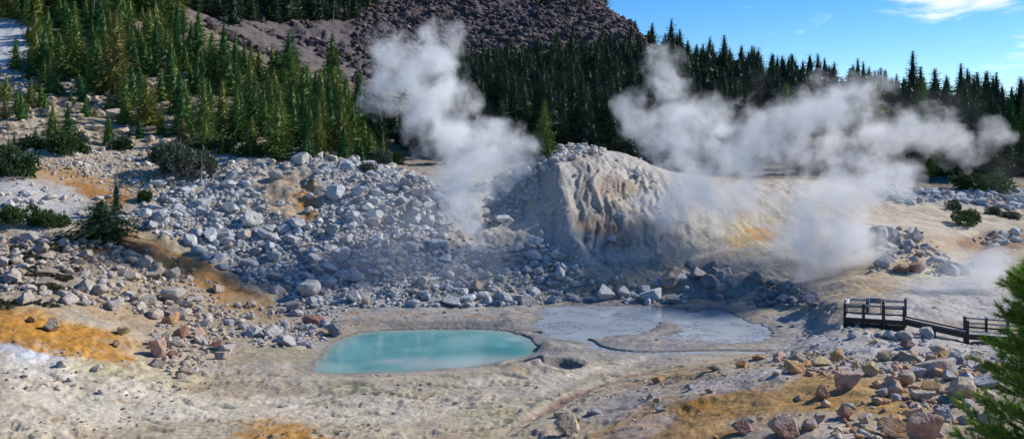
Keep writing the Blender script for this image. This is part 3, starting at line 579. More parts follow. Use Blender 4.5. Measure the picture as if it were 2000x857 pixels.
HAND = [
 (1656,743,52,38,'pink','blocky salmon boulder standing alone high on the ochre slope'),
 (1607,768,28,30,'pink','small upright salmon boulder at the left edge of the ochre slope rocks'),
 (1533,836,68,48,'pink','broad pale pink boulder at the bottom edge below the ochre slope'),
 (1806,838,68,62,'pink','largest squared salmon red boulder at the bottom beside the pine'),
 (1825,716,76,46,'rose','long slanting grey pink boulder below the boardwalk ramp'),
 (1556,698,36,24,'tan','rounded tan boulder at the left end of the row below the platform'),
 (1552,720,42,22,'orange','flat orange boulder in front of the rounded tan boulder'),
 (1605,706,44,22,'yellow','wide yellowish block in the middle of the boulder row'),
 (1634,694,28,26,'orange','rounded rusty orange boulder behind the wide yellowish block'),
 (1697,722,34,28,'yellow','square yellow boulder between the salmon block and the tan boulder'),
 (1768,741,38,34,'tan','tall tan boulder with flat face beside a reddish slab'),
 (1820,757,42,20,'orange','orange brown slab lying flat above a longer tan slab'),
 (1800,773,46,20,'tan','long tan slab lying below the orange brown slab'),
 (1878,760,54,48,'tan','big pale tan leaning boulder next to the pine branches'),
 (1737,655,30,20,'grey','rounded grey boulder just below the viewing platform'),
 (1766,656,32,22,'rose','grey boulder with a rust coloured side below the platform'),
 (1808,650,28,24,'grey','grey boulder under the middle of the boardwalk ramp'),
 (1772,674,28,17,'red','brownish red slab leaning under the rust sided boulder'),
 (1830,682,34,17,'tan','low tan boulder above the long slanting boulder'),
 (1866,698,30,27,'grey','pointed grey boulder right of the long slanting boulder'),
 (1905,695,27,15,'white','whitish low boulder beside the pine tip'),
 (1705,668,21,10,'tan','small tan boulder alone on the grey flat under the platform'),
 (1664,656,18,12,'grey','small grey boulder left below the platform corner'),
 (1450,834,46,26,'red','dark reddish boulder on the lower part of the ochre slope'),
 (1108,830,54,46,'tan','biggest tan boulder beside the runnel at the bottom'),
 (1092,808,22,14,'tan','small tan boulder touching the back of the biggest runnel boulder'),
 (1128,822,16,14,'orange','small orange stone at the right of the biggest runnel boulder'),
 (1160,804,30,13,'grey','flat grey stone right of the biggest runnel boulder'),
 (1397,718,32,13,'tan','low flat tan boulder on the crest by the stream'),
 (1448,712,25,14,'orange','ochre boulder on the crest left of the flat stones'),
 (1482,698,27,11,'orange','flat ochre boulder farthest along the crest'),
 (1284,741,23,11,'orange','small ochre stone on the slope above the runnel'),
 (1385,763,19,10,'tan','pale tan stone on the upper edge of the ochre stain'),
 (1348,756,22,11,'grey','grey stone throwing a long shadow above the ochre stain'),
 (1290,800,20,10,'grey','dark edged grey stone on the shaded slope'),
 (1650,806,29,26,'pink','small salmon boulder with a whitish top on the ochre slope'),
 (1600,815,21,19,'rose','small pinkish stone below the upright salmon boulder'),
 (1684,820,22,19,'tan','small tan stone below the salmon boulder with a whitish top'),
 (1746,823,31,27,'orange','rusty orange boulder left of the largest salmon red boulder'),
 (1733,840,37,19,'grey','low grey stone at the bottom left of the largest salmon boulder'),
 (1580,830,31,26,'rose','pinkish boulder touching the broad pale boulder'),
 (1720,766,25,15,'dark','dark brown stone in the middle of the ochre slope'),
 (1855,735,34,20,'grey','grey boulder wedged under the long slanting boulder'),
 (1790,727,34,26,'grey','grey boulder with a flat top left of the long slanting boulder'),
 (103,636,38,29,'tan','round tan boulder sitting on the ochre mound'),
 (63,624,18,14,'orange','small orange stone left of the round boulder on the ochre mound'),
 (228,671,17,16,'orange','small orange stone at the right tip of the ochre mound'),
 (242,648,28,17,'yellow','cracked yellowish boulder between the ochre mound and the red cluster'),
 (339,578,44,34,'slope','large grey tan boulder high above the red cluster'),
 (308,680,36,40,'pink','upright pink boulder with a white edge in the red cluster'),
 (333,624,28,24,'orange','triangular orange boulder above the red cluster'),
 (353,649,24,26,'red','dark red upright boulder in the red cluster'),
 (392,652,24,22,'pink','pale red boulder right of the dark red upright one'),
 (325,660,24,24,'rose','grey pink boulder behind the upright pink boulder'),
 (425,674,24,18,'red','dark red flat boulder at the right of the red cluster'),
 (337,692,26,14,'red','low brick red stone right of the upright pink boulder'),
 (605,566,44,38,'white','large white boulder with an orange top at the talus foot'),
 (690,580,30,27,'grey','angular grey boulder at the talus foot above the pool'),
 (714,590,17,15,'tan','small tan boulder beside the angular grey one above the pool'),
 (490,432,46,27,'white','big flat white boulder in the upper left talus'),
 (449,410,38,20,'talus','flat grey boulder uphill of the big flat white one'),
 (655,379,36,32,'talus','round blue grey boulder near the top of the talus'),
 (586,312,34,23,'white','large white boulder on top of the talus below the firs'),
 (540,343,32,20,'white','white boulder on the bare tan patch'),
 (652,645,32,28,'dark','dark grey boulder at the left end of the pool'),
 (612,624,42,18,'red','brownish flat boulder left of the pool'),
 (575,600,34,20,'dark','dark boulder at the foot of the talus left of the pool'),
 (310,361,32,16,'white','white slab beside the grey green bush'),
 (1722,461,24,38,'grey','tall grey green boulder at the left of the knoll top'),
 (1741,458,24,30,'grey','grey green pointed boulder second on the knoll top'),
 (1748,474,28,24,'dark','dark wedge boulder below the pointed boulders on the knoll'),
 (1786,466,30,24,'rose','brown boulder on top of the knoll stack'),
 (1773,478,32,19,'grey','grey slab under the brown boulder of the knoll'),
 (1790,523,38,22,'red','broad brown boulder low on the front of the knoll'),
 (1758,526,32,16,'red','flat brown boulder left of the broad one on the knoll'),
 (1733,494,22,14,'grey','small grey boulder at the left front of the knoll'),
 (1797,496,20,12,'rose','small pinkish boulder below the knoll stack'),
 (1183,573,36,32,'talus','largest rounded boulder behind the mud pool'),
 (1219,571,27,25,'talus','rounded boulder right of the largest one behind the mud pool'),
 (1269,577,46,25,'talus','long low boulder lying behind the mud pool'),
 (1332,546,25,19,'talus','blue grey boulder on the hummock behind the mud pool'),
 (1390,518,26,20,'dark','dark boulder at the foot of the steaming bluff'),
 (1408,567,22,16,'grey','grey boulder right of the low hummock behind the mud pool'),
 (1530,586,31,17,'dark','dark flat boulder at the right end of the mud pool'),
 (1528,563,27,19,'dark','dark round boulder behind the flat one right of the mud pool'),
 (930,563,24,26,'slope','greenish standing boulder at the talus foot above the pool'),
 (230,225,42,22,'slope','brown boulder among the young firs on the left hillside'),
 (97,221,24,18,'tan','tan boulder among the firs at the far left'),
 (117,118,26,15,'rose','pinkish boulder under the tall firs at upper left'),
]
if ROCKS:
    for u, v, wpx, hpx, mk, lab in HAND:
        x, y, z = hit(u, v+hpx*.42)
        wd = wpx*y/F/2; hd = hpx*y/F/2*1.12; dp = (wd*.55+hd*.45)*random.uniform(.85,1.1)
        y2 = y+dp*.5; x2 = (u-1000)/F*y2
        zg = min(float(ground(x2,y2)), z+.3)
        o = rock_obj((x2, y2, zg+hd*.62), (wd,dp,hd), random.uniform(-.25,.25), mk, lab, hero=True, tilt=.12)
        used.append((x2,y2,max(wd,dp)*.9))
# zones of loose rock: polygon in photo pixels (tested against each spot's own position), stones per m2, sizes
ZONES = [
 ('talus', [(230,430),(300,385),(400,345),(470,345),(520,400),(570,430),(618,430),(640,360),(600,318),(690,296),(770,345),(835,352),(880,400),(880,480),(1000,478),(1060,470),(1135,505),(1150,590),(900,600),(700,600),(590,590),(540,575),(480,550),(420,515),(340,470)], 1.4, (.18,.95), 'talus'),
 ('talus', [(230,430),(300,385),(400,345),(470,345),(520,400),(570,430),(618,430),(640,360),(600,318),(690,296),(770,345),(835,352),(880,400),(880,480),(1000,478),(1060,470),(1135,505),(1150,590),(900,600),(700,600),(590,590),(540,575),(480,550),(420,515),(340,470)], 2.6, (.07,.3), 'talus'),
 ('talus_edge', [(390,330),(460,318),(560,318),(600,330),(560,345),(480,350)], .7, (.15,.8), 'white'),
 ('crest', [(590,312),(690,292),(770,330),(840,350),(830,362),(700,330),(600,335)], 1.3, (.18,.95), 'white'),
 ('bare', [(500,345),(620,335),(640,430),(520,430)], .12, (.25,.6), 'white'),
 ('saddle', [(955,360),(1010,330),(1050,330),(1040,390),(985,440),(950,440)], .7, (.2,1.1), 'talus'),
 ('moundtop', [(1030,330),(1075,300),(1100,285),(1185,287),(1175,305),(1110,312),(1060,345)], .9, (.25,.7), 'white'),
 ('pile', [(1000,480),(1060,475),(1125,495),(1120,512),(1020,500)], .9, (.25,.6), 'talus'),
 ('mudshore', [(1130,560),(1170,540),(1300,545),(1360,560),(1340,592),(1180,592),(1130,592)], .5, (.2,1.1), 'talus'),
 ('bluff_foot', [(1350,520),(1500,545),(1600,575),(1600,600),(1480,600),(1380,585)], .7, (.25,1.2), 'dark'),
 ('left_slope', [(0,465),(240,470),(330,500),(440,560),(500,600),(480,640),(300,620),(200,600),(0,590)], 1.0, (.17,.85), 'slope'),
 ('red_cluster', [(290,650),(330,625),(440,640),(460,690),(350,740),(300,710)], 1.0, (.13,.6), 'slope'),
 ('left_pool', [(440,620),(560,590),(680,600),(660,650),(610,680),(520,680),(450,660)], .7, (.12,.8), 'grey'),
 ('upper_left', [(0,300),(130,290),(300,290),(400,330),(330,385),(230,440),(200,400),(100,340),(0,340)], 1.0, (.10,.6), 'slope'),
 ('pale_mound', [(0,350),(80,355),(200,400),(200,430),(60,420),(0,400)], .12, (.2,.7), 'white'),
 ('forest_floor', [(0,100),(300,90),(430,170),(430,290),(0,290)], .09, (.3,1.0), 'tan'),
 ('low_left', [(0,700),(200,720),(330,740),(300,780),(0,760)], .3, (.08,.4), 'slope'),
 ('front_right', [(1680,700),(1780,690),(1960,700),(1960,857),(1600,857),(1640,800),(1720,770)], .95, (.10,.52), 'warm'),
 ('front_row', [(1510,690),(1660,685),(1700,730),(1560,735),(1510,715)], .8, (.1,.45), 'warm'),
 ('under_walk', [(1690,650),(1780,648),(1860,680),(1960,690),(1960,715),(1780,705),(1690,680)], .6, (.06,.6), 'grey'),
 ('ochre_slope', [(1250,740),(1520,700),(1700,740),(1640,857),(1220,857)], .10, (.06,.25), 'warm'),
 ('knoll', [(1705,445),(1790,445),(1850,500),(1900,530),(1850,540),(1700,530)], .5, (.15,.9), 'grey'),
 ('far_right', [(1690,372),(1800,368),(2050,372),(2050,400),(1960,412),(1850,390),(1760,400)], .28, (.3,1.0), 'talus'),
 ('right_knob', [(1900,470),(1930,452),(2000,450),(2000,470),(1930,485)], .25, (.3,.8), 'white'),
 ('flat_bits', [(1540,620),(1690,640),(1700,690),(1540,685)], .10, (.1,.35), 'grey'),
 ('mound_bits', [(1040,330),(1250,310),(1330,400),(1330,500),(1140,500),(1040,440)], .035, (.25,.6), 'talus'),
 ('basin_bits', [(300,760),(1000,740),(1000,857),(300,857)], .02, (.06,.22), 'grey'),
]
PLACE = {
 'talus':'in the talus slope behind the turquoise pool','talus_edge':'along the upper edge of the talus below the left firs','crest':'on the crest of the talus below the firs','bare':'on the bare tan patch in the upper talus',
 'saddle':'beside the left steam column on the mound flank','moundtop':'on top of the central grey mound','pile':'in the heap at the foot of the central mound','mudshore':'on the bank behind the grey mud pool',
 'bluff_foot':'at the foot of the steaming bluff right of the mud pool','left_slope':'on the stony left slope above the ochre mound','red_cluster':'in the cluster of reddish rocks left of the pool','left_pool':'on the bank at the left end of the pool',
 'upper_left':'in the white rock field below the left forest','pale_mound':'on the pale mound at the far left','forest_floor':'between the firs on the left hillside','low_left':'on the pale crust at the lower left',
 'front_right':'in the rock heap at the lower right beside the pine','front_row':'in the boulder row below the viewing platform','under_walk':'on the grey slope under the boardwalk ramp','ochre_slope':'on the ochre stained slope in front',
 'knoll':'on the rocky knoll behind the boardwalk','far_right':'in the stony strip below the right forest','right_knob':'on the brown knob at the right edge','flat_bits':'on the grey flat left of the platform',
 'mound_bits':'on the bare side of the central mound','basin_bits':'on the flat in front of the pool'}
TONE = {'talus':'blue grey','white':'whitish','slope':'tan grey','tan':'tan','warm':'orange tan','grey':'grey','dark':'dark grey'}
def in_poly(px, U, V): return poly_sd(px, U, V) > 0
def scatter(poly, dens, smin, smax, rng, cap=9000, power=3.2):
    us = [hit(u, v) for u, v in poly]
    x0, x1 = min(a[0] for a in us)-4, max(a[0] for a in us)+4; y0, y1 = min(a[1] for a in us)-4, max(a[1] for a in us)+6
    n = int((x1-x0)*(y1-y0)*dens*4.2)
    n = min(n, 140000)
    x = rng.uniform(x0,x1,n); y = rng.uniform(y0,y1,n); z = ground(x,y)
    u, v = proj(x,y,z); ok = in_poly(poly, u, v)
    x, y, z = x[ok], y[ok], z[ok]
    cl = fbm(x*.16+21, y*.16+4, 4)
    ok = rng.uniform(-.45,.25,len(x)) < cl+.12; x, y, z = x[ok], y[ok], z[ok]; cl = cl[ok]
    r = np.minimum(smin*rng.uniform(1e-4,1,len(x))**(-1/2.5)*(1+.5*np.maximum(cl,0)), smax)
    r = r*np.where((proj(x,y,z)[1] > 555)&(y > 85), rng.uniform(.45,1,len(r)), 1)
    return x, y, z, r
cellh = {}
treeh = {}
def free(x, y, r, pack, cellh=cellh):
    c = (int(x//2), int(y//2))
    for i in (-1,0,1):
        for j in (-1,0,1):
            for (a,b,q) in cellh.get((c[0]+i,c[1]+j),()):
                if (a-x)**2+(b-y)**2 < (pack*(q+r))**2: return False
    cellh.setdefault(c,[]).append((x,y,r)); return True
class Bag:     # many small pieces collected into one mesh
    def __init__(s): s.v=[]; s.f=[]; s.n=0; s.t=[]
    def add(s, v, f, tone=None):
        if tone is not None: s.t.append(np.full(len(v), tone))
        s.v.append(v); s.f.append(f+s.n); s.n += len(v)
    def build(s, name, mat, smooth=False):
        me = mesh_np(name, np.concatenate(s.v), np.concatenate(s.f), smooth, mat)
        if s.t: me.attributes.new('tone','FLOAT','POINT').data.foreach_set('value', np.concatenate(s.t).astype(np.float32))
        return addobj(name, me)
def rotm(rx, ry, rz):
    return np.array(Matrix.Rotation(rz,3,'Z') @ Matrix.Rotation(ry,3,'Y') @ Matrix.Rotation(rx,3,'X'))
if ROCKS:
    for a in used: cellh.setdefault((int(a[0]//2),int(a[1]//2)),[]).append(a)
    allr = []
    for zn, poly, dens, (smin,smax), mk in ZONES:
        x, y, z, r = scatter(poly, dens, smin, smax, RNG)
        o = np.argsort(-r)
        uu, vv = proj(x,y,z); bare = np.zeros(len(x))
        for e_ in ((330,510,125,15,24),(430,565,95,15,30),(270,480,60,12,18),(90,650,160,30,8),(190,378,70,9,18),(565,380,50,42,8),(1400,800,170,30,-17),(90,545,60,30,5)): bare = np.maximum(bare, ell(uu,vv,*e_,.3))
        gone = RNG.uniform(0,1,len(x)) < bare*.85
        for k in o:
            if not gone[k] and free(x[k], y[k], r[k], .72): allr.append((r[k]/y[k], x[k], y[k], z[k], r[k], zn, mk))
    print('ROCKS', len(allr))
    allr.sort(key=lambda q: -q[0])
    NTH = 300-len(HAND)
    bags = {}
    for i, (s, x, y, z, r, zn, mk) in enumerate(allr):
        sx, sy, sz = r*random.uniform(.85,1.25), r*random.uniform(.8,1.1), r*random.uniform(.55,.9)
        rz = random.uniform(0,6.28)
        if mk == 'warm' : mk = random.choice(['warm','warm','orange','tan','pink','grey'])
        if zn == 'upper_left' and random.random() < .5: mk = 'white'
        if mk == 'slope' and random.random() < .12: mk = 'rose'
        if mk == 'talus' and random.random() < .10: mk = random.choice(['grey','slope'])
        if i < NTH:
            px = s*F*2
            size = 'big' if px > 26 else 'middling' if px > 21 else 'smaller'
            tone = {'orange':'orange','tan':'tan','pink':'salmon','rose':'pinkish grey'}.get(mk, TONE.get(mk,'grey'))
            rock_obj((x,y,z+sz*.42), (sx,sy,sz), rz, mk, f'{size} {tone} boulder {PLACE[zn]}', 'boulders '+PLACE[zn], hero=px > 20)
        else:
            v, f = (LOW if s*F > 3.0 else LOW1)[random.randrange(10)]
            R = rotm(random.uniform(-.3,.3), random.uniform(-.3,.3), rz)
            bags.setdefault(mk, Bag()).add((v*np.array([sx,sy,sz]))@R.T+np.array([x,y,z+sz*.35]), f)
    # gravel everywhere on the nearer ground
    gb = Bag(); n = 16000
    a = RNG.uniform(-.62,.62,n); y = RNG.uniform(33,128,n)**1.0; x = a*y; z = ground(x,y); u, v = proj(x,y,z)
    dn = fbm(x*.15+70, y*.15, 4)
    bad = (poly_sd(POOL,x,y) > -.2)|(poly_sd(MUDW,x,y) > -.2)|(poly_sd(MUDE,x,y) > -.2)|((v > 600)&(y > 57)&(dn < .25))|((u > 1230)&(v < 600))
    for k in np.nonzero(~bad & (dn > .16))[0]:
        r = y[k]*random.choice((.0006,.0008,.001,.0012,.002)); V_, f = LOW1[random.randrange(10)]
        gb.add((V_*np.array([r*1.2,r,r*.7]))@rotm(0,0,random.uniform(0,6.28)).T+np.array([x[k],y[k],z[k]+r*.3]), f)
    g = gb.build('gravel', RM['slope']); tag(g, 'small stones strewn over the pale ground', 'gravel', kind='stuff')
    for mk, bg_ in bags.items():
        o = bg_.build('rubble', RM[mk]); tag(o, f'mass of small {RM[mk].name.replace("_"," ")} pieces between the boulders', 'rubble', kind='stuff')
    # scree of the mountain behind
    sb = Bag(); n = 24000
    u_ = RNG.uniform(380,1420,n); y = RNG.uniform(270,520,n); x = (u_-1000)/F*y; z = ground(x,y); u, v = proj(x,y,z)
    dn = fbm(x*.03+7, y*.03, 4)
    keep = (v > -30)&(v < 200)&((u > 690)|(dn > .16))&(v < 60+ (u-380)*.38)&(dn > -.35)
    for k in np.nonzero(keep)[0]:
        r = random.uniform(0,1)**4*1.6+.42
        V_, f = LOW1[random.randrange(10)]
        sb.add((V_*np.array([r*1.15,r,r*.8]))@rotm(random.uniform(-.6,.6),random.uniform(-.6,.6),random.uniform(0,6.28)).T+np.array([x[k],y[k],z[k]+r*.3]), f)
    o = sb.build('scree_rubble', RM['scree']); tag(o, 'purple brown scree covering the mountain slope', 'scree', kind='stuff')

# ------------------------------------------------------------------ conifers
def leaf_mat(name, stops, trans=.18, attr=False):
    m, nt, N = newmat(name)
    out = N('ShaderNodeOutputMaterial'); d = N('ShaderNodeBsdfPrincipled'); d.inputs['Roughness'].default_value = .6; d.inputs['Specular IOR Level'].default_value = .25
    t = N('ShaderNodeBsdfTranslucent'); mx = N('ShaderNodeMixShader'); mx.inputs[0].default_value = trans
    oi = N('ShaderNodeObjectInfo'); g = N('ShaderNodeNewGeometry'); cr = N('ShaderNodeValToRGB'); el = cr.color_ramp.elements
    while len(el) < len(stops): el.new(.5)
    for e, (p, c) in zip(el, stops): e.position = p; e.color = (*c,1)
    ad = N('ShaderNodeMath'); ad.operation = 'MULTIPLY_ADD'; ad.inputs[1].default_value = .26; link(nt, g.outputs['Random Per Island'], ad.inputs[0])
    sc_ = N('ShaderNodeMath'); sc_.operation = 'MULTIPLY'; sc_.inputs[1].default_value = .75; ta = N('ShaderNodeAttribute'); ta.attribute_name = 'tone'
    link(nt, ta.outputs['Fac'] if attr else oi.outputs['Random'], sc_.inputs[0]); link(nt, sc_.outputs[0], ad.inputs[2])
    link(nt, ad.outputs[0], cr.inputs[0])
    link(nt, cr.outputs[0], d.inputs['Base Color']); link(nt, cr.outputs[0], t.inputs['Color'])
    link(nt, d.outputs[0], mx.inputs[1]); link(nt, t.outputs[0], mx.inputs[2]); link(nt, mx.outputs[0], out.inputs['Surface']); return m
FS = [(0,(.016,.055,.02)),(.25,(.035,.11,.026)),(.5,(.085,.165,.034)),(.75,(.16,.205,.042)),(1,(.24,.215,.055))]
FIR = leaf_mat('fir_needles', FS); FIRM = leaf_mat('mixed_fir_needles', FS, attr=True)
DS = [(0,(.018,.042,.026)),(.5,(.027,.06,.03)),(.85,(.045,.082,.034)),(1,(.08,.105,.038))]  # darker copy of the fir greens: shade of the backlit forest put into colour
FIRD = leaf_mat('shade_dark_fir_needles', DS); FIRDM = leaf_mat('mixed_shade_dark_fir_needles', DS, attr=True)
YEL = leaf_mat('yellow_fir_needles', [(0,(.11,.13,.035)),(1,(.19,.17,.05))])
SHR = leaf_mat('shrub_leaves', [(0,(.03,.065,.025)),(.5,(.05,.10,.03)),(1,(.08,.13,.04))])
GSH = leaf_mat('grey_green_leaves', [(0,(.07,.095,.07)),(1,(.12,.15,.11))])
BARK = simple('bark', (.13,.095,.075), .9, .4, 3, .6)
DEAD = simple('bleached_wood', (.36,.33,.30), .85, .3, 4, .5)
def tube_np(pts, rads, k=6):
    pts = np.array(pts,float); n = len(pts); t = np.gradient(pts,axis=0); t /= np.linalg.norm(t,axis=1,keepdims=True)+1e-9
    up = np.where(np.abs(t[:,2:3]) > .9, np.array([[1.,0,0]]), np.array([[0,0,1.]]))
    a = np.cross(t,up); a /= np.linalg.norm(a,axis=1,keepdims=True); b = np.cross(t,a)
    th = np.arange(k)*2*np.pi/k
    v = pts[:,None]+np.array(rads)[:,None,None]*(np.cos(th)[None,:,None]*a[:,None]+np.sin(th)[None,:,None]*b[:,None])
    f = [[i*k+j, i*k+(j+1)%k, (i+1)*k+(j+1)%k, (i+1)*k+j] for i in range(n-1) for j in range(k)]
    return v.reshape(-1,3), np.array(f)
def crown_np(seed, H, R, base=.05, step=.27, nb=10, spray=.42, power=.85, ragged=.22, droop=.25, fill=1.0):
    r = np.random.default_rng(seed); T = []
    z = H*base
    lean = r.normal(0,.012,2)
    while z < H*.985:
        t = (z-H*base)/(H*(1-base)); L0 = R*(1-t)**power*(.55+.45*min(1,t*6+.35))+.07*R
        L0 *= 1+ragged*r.normal()*.6
        m = max(3, int(nb*(.6+.6*(1-t))))
        a0 = r.uniform(0,6.28)
        for b in range(m):
            if r.uniform() > fill: continue
            a = a0+b*6.283/m+r.normal(0,.25); L = max(.12, L0*(1+ragged*r.normal()))
            dr_ = droop*(1.1-t*1.5)
            ns = max(2, int(L/(spray*.55)))
            for s in range(ns):
                q = (s+r.uniform(.3,1))/ns
                p = np.array([math.cos(a)*L*q+lean[0]*z, math.sin(a)*L*q+lean[1]*z, z-dr_*L*q*q+.12*L*q*(1 if t > .7 else .3)+r.normal(0,.05)])
                w = spray*(.75+.5*r.uniform())*(1-.45*q)*(.35+.65*(1-t))
                da = a+r.normal(0,.55); dirv = np.array([math.cos(da), math.sin(da), -dr_*.9*q+r.normal(0,.22)])
                side = np.array([-math.sin(da), math.cos(da), r.normal(0,.35)])
                tip = p+dirv*w*1.5
                T.append((p-side*w*.55, tip, p+side*w*.55))
                T.append((p+np.array([0,0,w*.45]), tip+np.array([0,0,-w*.15]), p-np.array([0,0,w*.5])-dirv*w*.3))
        z += step*(.75+.5*r.uniform())*(.6+.5*(1-t))
    v = np.array(T).reshape(-1,3)
    top = np.array([[lean[0]*H-.05,lean[1]*H,H*.955],[lean[0]*H+.05,lean[1]*H,H*.955],[lean[0]*H,lean[1]*H,H]])
    v = np.concatenate([v,top]); f = np.arange(len(v)).reshape(-1,3)
    # inner core added for shading: a rough hollow cone, so that the crown has a lit and a shaded side
    ns_, nl_ = 9, 12; cv = []
    for j in range(nl_+1):
        t = j/nl_; zz = H*(base+.02)+(H*.93-H*base)*t; rad = (R*(1-t)**power*.58+.02)*(1 if j % 2 else .72)
        for i in range(ns_):
            a = 6.283*i/ns_+.3*j; q = rad*(1+.28*r.normal()) if j < nl_ else .03
            cv.append((math.cos(a)*q+lean[0]*zz, math.sin(a)*q+lean[1]*zz, zz-rad*droop*.6+.06*r.normal()))
    cf = []
    for j in range(nl_):
        for i in range(ns_):
            a, b, c, d = j*ns_+i, j*ns_+(i+1)%ns_, (j+1)*ns_+(i+1)%ns_, (j+1)*ns_+i
            cf += [(a,b,c),(a,c,d)]
    cv = np.array(cv)[np.array(cf).ravel()]     # loose facets
    return np.concatenate([v,cv]), np.arange(len(v)+len(cv)).reshape(-1,3)
class Kind: pass
def make_kind(seed, H, R, mat, low=False, **k):
    q = Kind(); q.H = H; q.R = R
    if low: k = dict(k, step=k.get('step',.3)*1.45, spray=k.get('spray',.36)*1.4, nb=7)
    q.v, q.f = crown_np(seed, H, R, **k)
    tv, tf = tube_np([(0,0,-.6),(0,0,H*.3),(0,0,H*.65),(0,0,H*.97)], [H*.018+.05,H*.014+.03,H*.008+.02,.012], 6)
    q.crown = mesh_np('crown', q.v, q.f, False, mat); q.trunk = mesh_np('trunk', tv, tf, True, BARK)
    return q
def plant(kind, x, y, z, sc, rz, label, group, name='conifer', cat='conifer', sxy=1.0, mat=None):
    e = bpy.data.objects.new(name, None); COL.objects.link(e); e.location = (x,y,z); e.scale = (sc*sxy,sc*sxy,sc); e.rotation_euler = (0,0,rz); e.empty_display_size = .5
    tag(e, label, cat, group)
    t = bpy.data.objects.new('trunk', kind.trunk); COL.objects.link(t); t.parent = e
    c = bpy.data.objects.new('crown', kind.crown); COL.objects.link(c); c.parent = e
    if mat: c.material_slots[0].link = 'OBJECT'; c.material_slots[0].material = mat
    return e
if TREES:
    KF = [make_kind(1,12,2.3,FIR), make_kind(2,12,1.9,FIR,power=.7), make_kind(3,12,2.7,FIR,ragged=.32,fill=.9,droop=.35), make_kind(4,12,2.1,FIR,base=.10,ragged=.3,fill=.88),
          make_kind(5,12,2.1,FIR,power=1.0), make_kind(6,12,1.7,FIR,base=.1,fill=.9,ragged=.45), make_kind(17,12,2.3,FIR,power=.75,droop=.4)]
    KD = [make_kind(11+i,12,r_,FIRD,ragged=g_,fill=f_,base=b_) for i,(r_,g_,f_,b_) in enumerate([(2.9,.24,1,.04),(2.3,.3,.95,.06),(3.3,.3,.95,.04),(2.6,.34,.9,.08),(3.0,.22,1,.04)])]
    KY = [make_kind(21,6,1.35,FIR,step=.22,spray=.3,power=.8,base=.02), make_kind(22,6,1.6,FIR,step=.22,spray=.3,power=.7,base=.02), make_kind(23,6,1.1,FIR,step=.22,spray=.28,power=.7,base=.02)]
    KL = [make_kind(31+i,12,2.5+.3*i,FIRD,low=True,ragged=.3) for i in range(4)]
    HANDT = [ # column, base row, top row, width factor, kind, material, label
     (222,183,18,1.05,KF[2],YEL,'tall yellowish fir in full sun in the middle of the left forest'),
     (98,168,105,1.0,KF[0],YEL,'yellowish small fir beside the pale slope at the far left'),
     (415,150,78,1.2,KF[4],YEL,'yellow topped fir at the upper right edge of the left forest'),
     (560,185,55,1.25,KF[2],None,'broad tall fir standing clear at the right of the left forest'),
     (650,170,62,1.25,KF[3],None,'tall fir with dark flat branches above the left steam column'),
     (664,300,180,.8,KF[5],YEL,'thin ragged yellowish fir at the talus crest'),
     (624,305,196,.85,KF[1],None,'narrow fir at the talus crest left of the ragged one'),
     (1062,306,193,1.15,KF[6],None,'pale green fir standing behind the top of the central mound'),
     (10,232,185,1.0,KY[0],YEL,'yellowish young fir at the left edge of the photo'),
     (60,212,150,1.0,KY[1],YEL,'yellowish young fir in a pair at the far left'),
     (190,175,95,.9,KF[1],None,'dark narrow fir left of the tall yellowish one'),
     (145,155,0,1.0,KF[0],None,'tall dark fir at the upper left beside the pale slope'),
     (357,285,225,1.0,KY[1],YEL,'small round yellow fir above the grey green bush'),
     (490,230,110,1.0,KF[0],None,'dark fir left of the broad tall fir'),
     (30,140,70,1.1,KF[3],None,'open branched fir on the pale slope at upper left'),
    ]
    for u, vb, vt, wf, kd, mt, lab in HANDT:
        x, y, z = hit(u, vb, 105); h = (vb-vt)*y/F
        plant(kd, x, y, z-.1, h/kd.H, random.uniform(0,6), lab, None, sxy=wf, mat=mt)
        treeh.setdefault((int(x//2),int(y//2)),[]).append((x,y,1.0))
    TZ = [ # base polygon, trees per m2, height range, kinds, area phrase, min spacing
     ([(50,30),(330,40),(430,120),(540,150),(640,200),(715,262),(715,300),(560,306),(440,296),(330,280),(240,215),(140,205),(60,140)], .05, (3,10.5), KF+KF+KY, 'in the left hillside forest', 2.0),
     ([(-120,150),(60,150),(240,215),(330,275),(280,285),(130,290),(-120,300)], .036, (1.8,6.5), KY+KY+KF[:3], 'among the pale rocks below the left forest', 1.1),
     ([(330,290),(560,306),(720,304),(780,312),(740,322),(560,312),(440,304)], .16, (1.6,5), KY, 'along the lower edge of the left forest', .8),
     ([(-150,-60),(340,-60),(350,50),(330,50),(50,40),(-150,40)], .05, (9,17), KF, 'at the top of the left hillside', 1.8),
     ([(340,-80),(740,-80),(745,20),(700,40),(560,45),(460,50),(350,20)], .024, (8,16), KD, 'on the dark slope above the left scree', 2.2),
     ([(690,180),(800,260),(880,300),(720,305)], .05, (4,10), KD, 'behind the left steam column', 2.),
     ([(880,150),(1120,135),(1300,140),(1330,180),(1330,292),(1180,288),(1060,300),(880,330)], .045, (8,15), KD, 'in the dark forest belt behind the central mound', 2.1),
     ([(1010,285),(1080,270),(1240,275),(1330,290),(1480,300),(1480,345),(1330,335),(1240,322),(1150,310),(1070,310),(1010,330)], .03, (6,12.5), KD, 'just behind the crest of the central mound', 2.0),
     ([(1300,92),(1400,120),(1520,155),(1640,178),(1800,195),(2080,220),(2080,300),(1330,292)], .04, (5,14), KD, 'in the forest below the right skyline', 2.2),
     ([(1330,292),(2080,300),(2080,350),(1900,355),(1800,352),(1700,345),(1560,332),(1400,320)], .045, (7,17), KD+KF[:2], 'at the front of the right forest', 2.0),
     ([(1050,0),(1140,0),(1150,50),(1090,60)], .006, (6,12), KD, 'on the mountain scree', 2.5),
     ([(1170,5),(1290,70),(1310,110),(1230,70)], .006, (6,10), KD, 'on the mountain ridge', 2.5),
     ([(1060,95),(1260,90),(1290,140),(1080,135)], .006, (5,11), KD, 'at the lower edge of the mountain scree', 2.5),
    ]
    TREEL = []
